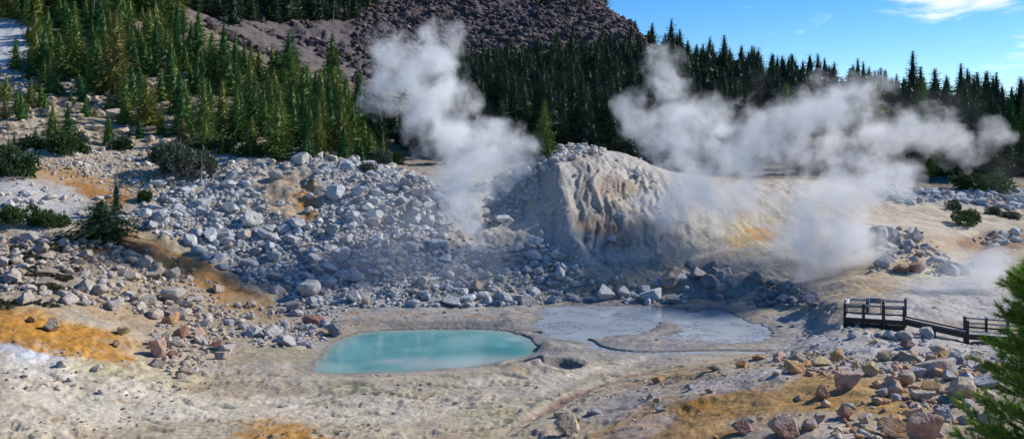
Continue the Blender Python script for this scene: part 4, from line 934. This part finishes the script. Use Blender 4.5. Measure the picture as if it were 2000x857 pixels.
    for poly, dens, (h0,h1), kinds, phrase, gap in TZ:
        dmin = 105
        us = []
        x0=y0=1e9; x1=y1=-1e9
        m_ = 90000
        yy = RNG.uniform(145 if 'mound' in phrase else 120,560,m_); aa = RNG.uniform(-.70,.66,m_)
        # uniform per ground area: weight by y
        keep = RNG.uniform(0,560,m_) < yy; yy, aa = yy[keep], aa[keep]
        xx = aa*yy; zz = ground(xx,yy); u, v = proj(xx,yy,zz); ok = in_poly(poly,u,v)
        xx,yy,zz,u,v = xx[ok],yy[ok],zz[ok],u[ok],v[ok]
        area = (560**2-0)/1*.68*ok.sum()/90000*1.0   # m2 that the polygon covers
        n = int(dens*area*1.6); cnt = 0
        for k in range(len(xx)):
            if cnt >= n: break
            if mtn_tree := (phrase.startswith('in the dark forest') and yy[k] > 330): continue
            if free(xx[k],yy[k],gap/2,1.0,treeh):
                hh = random.uniform(h0,h1)*random.choice((.55,.8,1,1,1.2)); cnt += 1
                TREEL.append((hh/yy[k]*(1 if -150 < u[k] < 2150 else 0), xx[k],yy[k],zz[k],hh,kinds,phrase,u[k],v[k]))
    TREEL.sort(key=lambda q: -q[0])
    print('TREES', len(TREEL), len(allr) if ROCKS else 0)
    fb = Bag(); fl2 = Bag(); NT = 300-len(HANDT)
    for i, (s,x,y,z,h,kinds,phrase,u,v) in enumerate(TREEL):
        if i < NT:
            k = random.choice(kinds); px = s*F
            size = 'tall' if px > 110 else 'medium' if px > 75 else 'small'
            plant(k, x, y, z-.15, h/k.H, random.uniform(0,6.28), f'{size} green conifer {phrase}', 'conifers '+phrase, sxy=random.uniform(.8,1.4))
        else:
            k = random.choice(KL); c = h/k.H; a = random.uniform(0,6.28); ca, sa = math.cos(a), math.sin(a)
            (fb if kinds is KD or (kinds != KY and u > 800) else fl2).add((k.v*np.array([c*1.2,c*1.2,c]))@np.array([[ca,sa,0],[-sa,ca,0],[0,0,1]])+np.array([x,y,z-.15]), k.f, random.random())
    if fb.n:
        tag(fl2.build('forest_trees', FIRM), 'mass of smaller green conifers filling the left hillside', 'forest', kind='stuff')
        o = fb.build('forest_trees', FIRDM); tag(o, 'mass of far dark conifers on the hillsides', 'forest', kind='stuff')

# ------------------------------------------------------------------ shrubs
def bush_np(seed, n=420, leaf=.16, flat=.8):
    r = np.random.default_rng(seed); T = []
    lobes = [(r.normal(0,.42), r.normal(0,.42), r.uniform(.25,.6), r.uniform(.35,.6)) for _ in range(7)]
    for i in range(n):
        cx,cy_,cz,cr = lobes[r.integers(7)]
        d = r.normal(size=3); d /= np.linalg.norm(d); q = cr*r.uniform(.55,1.08)
        p = np.array([cx,cy_,cz])+d*q*np.array([1,1,flat]); p[2] = max(p[2], .02)
        for _ in range(3):
            e = d+r.normal(0,.6,3)+np.array([0,0,.4]); e /= np.linalg.norm(e); s = np.cross(e, r.normal(size=3)); s /= np.linalg.norm(s)
            T.append((p-s*leaf*.28, p+e*leaf*(.8+.6*r.uniform()), p+s*leaf*.28))
    v = np.array(T).reshape(-1,3); return v, np.arange(len(v)).reshape(-1,3)
def stems_np(seed):
    r = np.random.default_rng(seed); b = Bag()
    for i in range(7):
        a = i*.9+r.normal(0,.3); L = r.uniform(.35,.6)
        b.add(*tube_np([(0,0,-.15),(math.cos(a)*L*.4,math.sin(a)*L*.4,.25),(math.cos(a)*L,math.sin(a)*L,.6)],[.035,.025,.01],5))
    return np.concatenate(b.v), np.concatenate(b.f)
if TREES:
    BU = [(mesh_np('foliage',*bush_np(50+i,700,.17),False,SHR), mesh_np('stem',*stems_np(60+i),True,BARK)) for i in range(4)]
    SHRUBS = [ # column, base row, width, height, material, label
     (20,352,70,66,SHR,'big green shrub cut by the left edge below the forest'),
     (130,303,62,48,SHR,'round green shrub below the young firs at left'),
     (357,357,96,70,GSH,'large grey green bush with dead snags above the white boulders'),
     (318,318,52,36,SHR,'dark shrub behind the grey green bush'),
     (281,398,36,26,SHR,'small green shrub on the white rock field'),
     (30,446,62,44,SHR,'dark shrub at the left edge below the pale mound'),
     (85,446,52,30,SHR,'low dark shrub left of the big dark bush'),
     (117,446,34,28,SHR,'small dark shrub touching the big dark bush'),
     (1895,442,50,34,SHR,'dark green shrub alone on the pale dome at right'),
     (1862,410,28,20,GSH,'grey green shrub at the edge of the stony strip'),
     (1942,420,32,18,GSH,'low grey shrub in the stony strip'),
     (1975,428,40,16,GSH,'flat grey shrub near the right edge'),
     (1900,376,70,44,SHR,'bright green bush at the foot of the right forest'),
     (1948,376,50,40,SHR,'green bush next to the bright one below the right forest'),
     (742,325,52,34,GSH,'grey green shrub at the right end of the talus crest'),
     (715,340,40,18,GSH,'low pale shrub on the talus crest'),
     (770,322,40,26,SHR,'green shrub behind the left steam column'),
     (545,318,26,14,SHR,'small dark shrub at the top of the bare patch'),
     (150,300,40,26,SHR,'green shrub right of the round shrub at left'),
     (240,296,44,30,SHR,'green shrub below the brown boulder of the hillside'),
     (395,302,56,30,SHR,'dark green shrub under the left forest edge'),
     (440,300,56,34,SHR,'broad green shrub under the left forest edge'),
     (500,308,48,26,SHR,'low green shrub under the broad tall fir'),
     (600,308,40,24,SHR,'low green shrub beside the narrow fir'),
     (60,337,22,12,GSH,'tiny shrub on the orange streaked bank'),
     (62,296,54,30,SHR,'green shrub between the left edge and the round shrub'),
     (1200,322,0,0,None,''),
    ]
    for u, vb, wp, hp, mt, lab in SHRUBS:
        if not wp: continue
        x, y, z = hit(u, vb, 80); fo, st = random.choice(BU)
        e = bpy.data.objects.new('shrub', None); COL.objects.link(e); y2 = y+wp*y/F*.3; e.location = ((u-1000)/F*y2, y2, float(ground((u-1000)/F*y2,y2))-.05)
        e.scale = (wp*y/F/1.75, wp*y/F/1.75, hp*y/F/1.08); e.rotation_euler = (0,0,random.uniform(0,6)); tag(e, lab, 'shrub')
        a = bpy.data.objects.new('foliage', fo); COL.objects.link(a); a.parent = e; a.material_slots[0].link = 'OBJECT'; a.material_slots[0].material = mt
        b = bpy.data.objects.new('stem', st); COL.objects.link(b); b.parent = e
    # the big dark bush and the dead-topped fir in front of the talus
    kb = make_kind(71,4.2,2.4,FIRD,step=.17,spray=.26,nb=10,power=.65,base=.0,ragged=.35,droop=.1)
    x, y, z = hit(188,474,80); plant(kb, x, y+1.2, float(ground(x,y+1.2))-.1, 82*y/F/4.2, 1.0, 'big dark bushy fir in front of the pale mound', None, name='conifer', sxy=1.5)
    kd = make_kind(72,6,.95,FIRD,step=.2,spray=.26,base=.05,power=.35,ragged=.5,fill=.75)
    x, y, z = hit(228,425,80); e = plant(kd, x, y, z-.1, 72*y/F/6, .4, 'dark slim fir with a dead bare top behind the bushy fir', None)
    def snag(x,y,z,h,lab,par=None,seed=0):
        r = np.random.default_rng(seed); b = Bag(); b.add(*tube_np([(0,0,-.2),(.03*h,0,h*.5),(.02*h,.02*h,h)],[.03*h**.5+.03,.04,.012],6))
        for i in range(9):
            q = r.uniform(.25,.95); a = r.uniform(0,6.28); L = h*.25*(1.1-q)
            b.add(*tube_np([(.03*h*q,0,h*q),(math.cos(a)*L+.03*h*q,math.sin(a)*L,h*q+.1*L)],[.02,.006],4))
        o = addobj('dead_top' if par else 'dead_snag', mesh_np('snag', np.concatenate(b.v), np.concatenate(b.f), True, DEAD))
        if par: o.parent = par; o.location = (x,y,z)
        else: o.location = (x,y,z); tag(o, lab, 'dead tree')
        return o
    snag(0,0,5.4,3.2,'',e,3)
    for (u,vb,vt,lab) in ((348,330,268,'bleached dead trunk standing in the grey green bush'),(390,345,292,'short bleached snag at the right of the grey green bush')):
        x,y,z = hit(u,vb+15,80); snag(x,y+.5,z,(vb+15-vt)*y/F,lab,None,u)
    for i,(u,vb,vt) in enumerate(((301,60,-10),(182,30,-20),(255,470,430),(650,30,-20))):
        if vb > 400: continue
        x,y,z = hit(u,vb+25,105); snag(x,y,z,(vb+25-vt)*y/F,['pale dead trunk among the tall firs above the left forest','pale dead trunk at the upper left','','white dead trunk on the dark upper slope'][i],None,u)

# ground cover: low heather mats
hb = Bag(); r_ = np.random.default_rng(5)
n = 5000; u_ = r_.uniform(-40,190,n); v_ = r_.uniform(455,610,n)
x = r_.uniform(-52,-33,n*4); y = r_.uniform(70,100,n*4); z = ground(x,y); u, v = proj(x,y,z)
dn = fbm(x*.3, y*.45+11, 4)
for k in np.nonzero((u < 180-(v-470)*.5)&(v > 465)&(v < 605)&(dn > .06))[0]:
    for _ in range(4):
        d = r_.normal(0,.12,2); q = np.array([x[k]+d[0],y[k]+d[1],z[k]-.01]); a = r_.uniform(0,6.28); h = r_.uniform(.06,.2); w_ = r_.uniform(.08,.2)
        hb.add(np.array([q-np.array([math.cos(a)*w_,math.sin(a)*w_,0]), q+np.array([math.cos(a)*w_,math.sin(a)*w_,0]), q+np.array([r_.normal(0,.05),r_.normal(0,.05),h])]), np.array([[0,1,2]]))
HEATH = leaf_mat('heather', [(0,(.06,.035,.035)),(.5,(.05,.05,.025)),(1,(.09,.05,.045))], .1)
if hb.n: tag(hb.build('ground_cover', HEATH), 'dark low heather mats on the left slope', 'ground cover', kind='stuff')

# ------------------------------------------------------------------ boardwalk and signs
WOOD = simple('shade_dark_wood', (.022,.021,.022), .6, .3, 5, .3)  # near-black: shade of the fascia turned from the sun, put into colour
PLANK = simple('weathered_planks', (.42,.40,.38), .85, .25, 4, .4)
RAILM = simple('grey_rail_wood', (.30,.30,.31), .7, .25, 5, .3)
METAL = simple('dark_metal', (.05,.05,.055), .4, .1, 6, .05, .6)
def boxes(lst):
    b = Bag()
    for c, ax, h in lst:     # centre, 3 axes as rows, half sizes
        c = np.array(c); ax = np.array(ax,float); s = np.array([[i,j,k] for i in (-1,1) for j in (-1,1) for k in (-1,1)])*np.array(h)
        b.add(s@ax+c, np.array([[0,1,3,2],[4,6,7,5],[0,4,5,1],[2,3,7,6],[0,2,6,4],[1,5,7,3]]))
    return np.concatenate(b.v), np.concatenate(b.f)
def beam_box(p, q, w, h, up=(0,0,1)):
    p = np.array(p,float); q = np.array(q,float); d = q-p; L = np.linalg.norm(d); d /= L
    s = np.cross(d, np.array(up,float)); s /= np.linalg.norm(s); u = np.cross(s,d)
    return ((p+q)/2, [d,s,u], (L/2,w/2,h/2))
def part(name, lst, mat, par):
    v, f = boxes(lst); me = mesh_np(name, v, f, False, mat)
    o = addobj(name, me, mat, par)
    bv = o.modifiers.new('edge','BEVEL'); bv.width = .006; bv.segments = 1
    return o
bw = bpy.data.objects.new('boardwalk', None); COL.objects.link(bw); bw.location = (0,0,0)
tag(bw, 'dark timber boardwalk with railed viewing platform and a ramp down to the right', 'boardwalk')
ZD = 5.0
A = np.array([24.15,64.2]); B = np.array([27.75,63.0]); C_ = np.array([28.85,65.2]); D_ = np.array([25.1,66.3])
def p3(p, z): return (p[0],p[1],z)
# platform deck: planks running front to back
def lerp(a,b,t): return a+(b-a)*t
pl = []
NPL = 24
for i in range(NPL):
    t = (i+.5)/NPL; a, b = lerp(A,B,t), lerp(D_,C_,t); pl.append(beam_box(p3(a,ZD-.02),p3(b,ZD-.02),.148,.04))
part('deck', pl, PLANK, bw)
sk = []
for a,b in ((A,B),(B,C_),(C_,D_),(D_,A)):
    d = (b-a)/np.linalg.norm(b-a); nn = np.array([d[1],-d[0]])*.03
    sk.append(beam_box(p3(a+nn,ZD-.20),p3(b+nn,ZD-.20),.05,.30))
    sk.append(beam_box(p3(a+nn*.2,ZD-.52),p3(b+nn*.2,ZD-.52),.05,.30))
part('skirt', sk, WOOD, bw)
posts = [A,lerp(A,B,.33),lerp(A,B,.66),B,C_,lerp(D_,C_,.62),lerp(D_,C_,.36),D_,lerp(A,D_,.5)]
for i,p in enumerate(posts):
    gz = float(ground(*p)); o_ = (p-(A+C_)/2); o_ = o_/np.linalg.norm(o_)*.09
    w_ = .17 if i in (1,2,5,6) else .13
    part('post', [beam_box(p3(p+o_,gz-.3),p3(p+o_,ZD+1.02+(.12 if i in (4,) else 0)),w_,w_,(0,1,0))], WOOD, bw)
for a,b in ((A,lerp(A,B,.33)),(lerp(A,B,.33),lerp(A,B,.66)),(lerp(A,B,.66),B),(D_,lerp(D_,C_,.36)),(lerp(D_,C_,.62),C_),(A,lerp(A,D_,.5)),(lerp(A,D_,.5),D_)):
    part('handrail', [beam_box(p3(a,ZD+.90),p3(b,ZD+.90),.06,.16)], RAILM, bw)
    part('rail', [beam_box(p3(a,ZD+.36),p3(b,ZD+.36),.05,.10)], WOOD, bw)
# ramp
R0 = np.array([28.1,63.95]); R1 = np.array([32.0,62.5]); W_ = np.array([.35,1.0]); W_ = W_/np.linalg.norm(W_)*.62
z0, z1 = ZD-.03, 4.28
rp = []; n_ = 34
for i in range(n_):
    t = (i+.5)/n_; c = lerp(R0,R1,t); z = lerp(z0,z1,t); rp.append(beam_box(p3(c-W_,z),p3(c+W_,z),.085,.035))
part('ramp_deck', rp, PLANK, bw)
for s in (-1,1):
    a, b = R0+W_*s*1.06, R1+W_*s*1.06
    part('ramp_beam', [beam_box((*a,z0-.17),(*b,z1-.17),.07,.32)], WOOD, bw)
    part('curb', [beam_box((*(R0+W_*s*.94),z0+.07),(*(R1+W_*s*.94),z1+.07),.07,.09)], WOOD, bw)
for t in (.5,):
    c = lerp(R0,R1,t)
    for s in (-1,1):
        q = c+W_*s*.9; part('support', [beam_box(p3(q,float(ground(*q))-.3),p3(q,lerp(z0,z1,t)-.1),.16,.16,(0,1,0))], WOOD, bw)
# lower landing running on to the right behind the pine
L0 = R1; L1 = np.array([36.5,62.2])
lp = []; n_ = 36
for i in range(n_):
    t = (i+.5)/n_; c = lerp(L0,L1,t); z = lerp(z1,4.0,t); lp.append(beam_box(p3(c-W_,z),p3(c+W_,z),.11,.04))
part('landing_deck', lp, PLANK, bw)
for s in (-1,1):
    part('landing_beam', [beam_box((*(L0+W_*s*1.06),z1-.19),(*(L1+W_*s*1.06),4.0-.19),.07,.34)], WOOD, bw)
pp = [L0+W_*1.05, lerp(L0,L1,.33)+W_*1.05, lerp(L0,L1,.66)+W_*1.05, L1+W_*1.05]
for i,p in enumerate(pp):
    z = lerp(z1,4.0,i/3); part('post', [beam_box(p3(p,float(ground(*p))-.3),p3(p,z+1.0),.15,.15,(0,1,0))], WOOD, bw)
for i in range(3):
    for h,m_ in ((.88,RAILM),(.55,RAILM),(.25,WOOD)):
        part('rail', [beam_box(p3(pp[i],lerp(z1,4.0,i/3)+h),p3(pp[i+1],lerp(z1,4.0,(i+1)/3)+h),.06,.12)], m_, bw)
q = L0-W_*1.05; part('post', [beam_box(p3(q,float(ground(*q))-.3),p3(q,z1+.95),.17,.17,(0,1,0))], WOOD, bw)
# information sign on the rear edge
sg = bpy.data.objects.new('information_sign', None); COL.objects.link(sg); m_ = lerp(D_,C_,.49); sg.location = p3(m_,ZD)
tag(sg, 'low framed information panel with a blue picture on the rear edge of the platform', 'sign')
dx = (C_-D_)/np.linalg.norm(C_-D_); nx = np.array([dx[1],-dx[0]])
def P(a,b,z): return (dx[0]*a+nx[0]*b, dx[1]*a+nx[1]*b, z)
for s in (-1,1): part('leg', [beam_box(P(.36*s,0,-.05),P(.36*s,0,1.05),.04,.04,(0,1,0))], METAL, sg)
fr = part('panel', [((0,0,.89),[(*dx,0),(*nx,0),(0,0,1)],(.39,.02,.19))], METAL, sg)
BLUE = simple('blue_print', (.045,.11,.30), .4, .35, 9, 0); BRN = simple('brown_print', (.17,.15,.12), .4, .4, 12, 0)
part('picture', [(P(-.165,.024,.89),[(*dx,0),(*nx,0),(0,0,1)],(.185,.004,.165)),], BLUE, fr)
part('picture', [(P(.185,.024,.89),[(*dx,0),(*nx,0),(0,0,1)],(.160,.004,.165)),], BRN, fr)
ws = bpy.data.objects.new('warning_sign', None); COL.objects.link(ws); m_ = lerp(A,D_,.80); ws.location = p3(m_,ZD)
tag(ws, 'small tilted white sign with a red end at the left corner of the platform', 'sign')
WHT = simple('white_board', (.75,.75,.76), .5, .06, 5, 0); RED = simple('red_board', (.5,.04,.05), .5, .1, 5, 0)
ax_ = (D_-A)/np.linalg.norm(D_-A); nx2 = np.array([ax_[1],-ax_[0]])
part('leg', [beam_box((0,0,-.05),(0,0,.75),.05,.05,(0,1,0))], METAL, ws)
bd = part('board', [beam_box((-ax_[0]*.55,-ax_[1]*.55,.78),(ax_[0]*.28,ax_[1]*.28,1.0),.32,.03)], WHT, ws)
part('red_field', [beam_box((ax_[0]*.29,ax_[1]*.29,.85),(ax_[0]*.38,ax_[1]*.38,1.06),.30,.03)], RED, ws)
# driftwood log by the pool
lg = bpy.data.objects.new('log', mesh_np('log', *tube_np([(-.7,0,.03),(-.2,.03,.05),(.3,0,.04),(.75,.05,.03)],[.05,.07,.065,.04],8), True, simple('wet_wood',(.045,.035,.03),.6,.3,6,.5))); COL.objects.link(lg)
x,y,z = hit(653,727); lg.location = (x,y,z+.02); tag(lg, 'short dark log lying at the front edge of the pool', 'log')

# ------------------------------------------------------------------ foreground pine
NEEDLE = leaf_mat('pine_needles', [(0,(.11,.21,.03)),(.5,(.18,.30,.04)),(.8,(.26,.34,.06)),(1,(.36,.32,.08))], .45)
PB = simple('pine_bark', (.17,.13,.10), .9, .4, 12, .6)
if TREES:
    r = np.random.default_rng(8)
    px, py = (2046-1000)/F*9.3, 9.3; pz = float(ground(px,py))
    pine = bpy.data.objects.new('pine_tree', None); COL.objects.link(pine); pine.location = (px,py,pz); tag(pine, 'young pine with bright green needle tufts close by at the right edge', 'pine tree')
    H = zpix(528,9.3)-pz
    tv, tf = tube_np([(0,0,-.3),(.03,0,H*.4),(-.02,0,H*.75),(0,0,H)],[.11,.085,.05,.015],10)
    addobj('trunk', mesh_np('trunk', tv, tf, True, PB), None, pine)
    nb_, bb_ = Bag(), Bag()
    def tuft(p, d, L=.095, n=64):
        d = d/np.linalg.norm(d)
        dirs = d[None]*r.uniform(.35,1.1,(n,1))+r.normal(0,.52,(n,3)); dirs /= np.linalg.norm(dirs,axis=1,keepdims=True)
        base = p[None]-d[None]*r.uniform(0,.075,(n,1)); side = np.cross(dirs, r.normal(size=(n,3))); side /= np.linalg.norm(side,axis=1,keepdims=True)
        wd = .0032; tip = base+dirs*(L*r.uniform(.75,1.15,(n,1)))
        v = np.stack([base-side*wd, tip, base+side*wd],1).reshape(-1,3); nb_.add(v, np.arange(len(v)).reshape(-1,3))
    z = .25
    while z < H-.05:
        t = z/H; L0 = 1.05*(1-t)**.6+.06
        for b in range(int(6+2*(1-t))):
            a = r.uniform(0,6.28); L = L0*r.uniform(.65,1.08); n_ = max(3,int(L/.13)); up = .28+.5*t+r.normal(0,.12)
            pts = [np.array([0,0,z])]
            d = np.array([math.cos(a),math.sin(a),-.05+up*.2])
            for i in range(n_):
                d = d+np.array([r.normal(0,.10),r.normal(0,.10),up*.12+r.normal(0,.05)]); d /= np.linalg.norm(d); pts.append(pts[-1]+d*L/n_)
            bb_.add(*tube_np(pts, np.linspace(.010+.012*L,.004,len(pts)), 5))
            tuft(pts[-1], d)
            for i in range(max(1,len(pts)//4), len(pts)):
                for s in (-1,1):
                    if r.uniform() < .18: continue
                    sd_ = np.cross(d,[0,0,1.])*s; dd = d*.75+sd_*r.uniform(.4,.9)+np.array([0,0,r.uniform(.1,.5)]); dd /= np.linalg.norm(dd)
                    l2 = r.uniform(.09,.26)*(1-.4*i/len(pts))+.04; e_ = pts[i]+dd*l2
                    bb_.add(*tube_np([pts[i],pts[i]+dd*l2*.5+np.array([0,0,.01]),e_],[.006,.005,.003],4)); tuft(e_,dd)
                    if l2 > .16: tuft(pts[i]+dd*l2*.55, dd+np.array([0,0,.4]), .075, 30)
        z += r.uniform(.09,.15)*(1-.3*t)
    tuft(np.array([0,0,H+.05]), np.array([0,0,1.]))
    addobj('branch', mesh_np('branch', np.concatenate(bb_.v), np.concatenate(bb_.f), True, PB), None, pine)
    addobj('needles', mesh_np('needles', np.concatenate(nb_.v), np.concatenate(nb_.f), False, NEEDLE), None, pine)

# ------------------------------------------------------------------ steam
def steam_mat(name, blobs, dens, warp=1.7, wscale=.26, er=1.7, escale=.34, step=.35, aniso=0.0, lo=.05):
    m, nt, N = newmat(name); out = N('ShaderNodeOutputMaterial'); pv = N('ShaderNodeVolumePrincipled')
    pv.inputs['Color'].default_value = (.982,.99,1.0,1); pv.inputs['Anisotropy'].default_value = aniso
    tc = N('ShaderNodeTexCoord'); Pn = tc.outputs['Object']
    wn = N('ShaderNodeTexNoise'); wn.inputs['Scale'].default_value = wscale; wn.inputs['Detail'].default_value = 2.5; link(nt, Pn, wn.inputs['Vector'])
    sb = N('ShaderNodeVectorMath'); sb.operation = 'SUBTRACT'; sb.inputs[1].default_value = (.5,.5,.5); link(nt, wn.outputs['Color'], sb.inputs[0])
    wa = N('ShaderNodeVectorMath'); wa.operation = 'MULTIPLY_ADD'; wa.inputs[1].default_value = (warp*2,)*3; link(nt, sb.outputs[0], wa.inputs[0]); link(nt, Pn, wa.inputs[2])
    cur = None
    for (x,y,z,r) in blobs:
        k = 1/r; a = N('ShaderNodeVectorMath'); a.operation = 'MULTIPLY_ADD'; a.inputs[1].default_value = (k,k,k); a.inputs[2].default_value = (-x*k,-y*k,-z*k); link(nt, wa.outputs[0], a.inputs[0])
        l = N('ShaderNodeVectorMath'); l.operation = 'LENGTH'; link(nt, a.outputs[0], l.inputs[0])
        if cur is None: cur = l.outputs['Value']
        else:
            mn = N('ShaderNodeMath'); mn.operation = 'SMOOTH_MIN'; mn.inputs[2].default_value = .25; link(nt, cur, mn.inputs[0]); link(nt, l.outputs['Value'], mn.inputs[1]); cur = mn.outputs[0]
    en = N('ShaderNodeTexNoise'); en.inputs['Scale'].default_value = escale; en.inputs['Detail'].default_value = 6; en.inputs['Roughness'].default_value = .62; link(nt, wa.outputs[0], en.inputs['Vector'])
    em = N('ShaderNodeMath'); em.operation = 'MULTIPLY_ADD'; em.inputs[1].default_value = er*2; em.inputs[2].default_value = -er; link(nt, en.outputs['Fac'], em.inputs[0])
    ad = N('ShaderNodeMath'); ad.operation = 'ADD'; link(nt, cur, ad.inputs[0]); link(nt, em.outputs[0], ad.inputs[1])
    mr = N('ShaderNodeMapRange'); mr.interpolation_type = 'SMOOTHERSTEP'; mr.inputs['From Min'].default_value = 1.02; mr.inputs['From Max'].default_value = lo; mr.inputs['To Max'].default_value = dens; link(nt, ad.outputs[0], mr.inputs['Value'])
    link(nt, mr.outputs[0], pv.inputs['Density']); link(nt, pv.outputs[0], out.inputs['Volume'])
    m.cycles.volume_step_rate = step; m.cycles.homogeneous_volume = False
    return m
def plume(label, pix, D0, dens, **k):
    rr = np.random.default_rng(len(pix)); bl = []
    for q in pix:
        u, v, r = q[:3]; D = D0+(q[3] if len(q) > 3 else 0)
        bl.append(((u-1000)/F*D, D, zpix(v,D), r*D/F))
    bl = np.array(bl); c = bl[:,:3].mean(0); bl[:,:3] -= c
    b = Bag()
    for x,y,z,r in bl: b.add(ICO[2][0]*r*1.18+np.array([x,y,z]), ICO[2][1])
    me = mesh_np('hull', np.concatenate(b.v), np.concatenate(b.f), True)
    o = bpy.data.objects.new('steam_plume', me); COL.objects.link(o)
    md = o.modifiers.new('r','REMESH'); md.mode = 'VOXEL'; md.voxel_size = .7
    dg = bpy.context.evaluated_depsgraph_get(); m2 = bpy.data.meshes.new_from_object(o.evaluated_get(dg)); o.modifiers.clear(); o.data = m2
    o.location = c; m2.materials.clear(); m2.materials.append(steam_mat('steam', bl, dens, **k))
    tag(o, label, 'steam', None, 'stuff'); return o
if STEAM:
    plume('tall steam column rising from the talus and leaning left in front of the mountain',
      [(922,482,30),(912,440,46),(900,390,66),(905,335,88),(965,290,80),(1005,300,56),(880,255,84),(840,200,86),(800,150,80),(765,105,58),(850,110,72),(882,82,42),(745,200,46),(760,165,52),(870,180,50)], 107, .32)
    plume('broad steam cloud drifting right over the bluff from its foot',
      [(1335,505,34),(1320,460,52),(1300,410,72),(1370,375,92),(1450,375,80),(1430,310,92),(1330,265,92),(1270,235,66),(1300,170,58),(1295,128,48),(1235,215,46),(1400,245,66),(1490,270,84),(1565,255,84),(1625,215,78),(1690,180,58),(1650,275,72),(1740,275,72),(1820,268,66),(1880,286,52),(1925,262,42),(1962,270,26)], 113, .27)
    plume('dense low steam cloud pouring up beside the knoll',
      [(1590,560,56),(1610,510,88),(1565,450,88),(1650,450,96),(1630,385,92),(1720,350,72),(1765,350,46),(1680,505,56),(1560,400,66),(1520,470,60)], 99, .27)
    plume('thin wisps of steam in the gully behind the boardwalk',
      [(1800,600,60),(1870,575,80),(1920,540,70),(1850,620,60),(1760,600,46),(1930,600,66)], 84, .34, er=1.2, lo=.0)
    plume('faint steam hanging over the talus above the pool',
      [(850,575,42),(830,540,62),(780,500,86),(700,480,80),(660,530,60),(900,530,70),(960,500,66),(740,420,80),(820,430,80)], 98, .036, er=1.3, lo=.0)
    plume('thin mist in front of the trees at the upper right',
      [(1480,170,52),(1560,200,60),(1850,230,90),(1980,380,60),(1960,330,60),(1790,210,66)], 140, .006, er=.8, lo=.0)
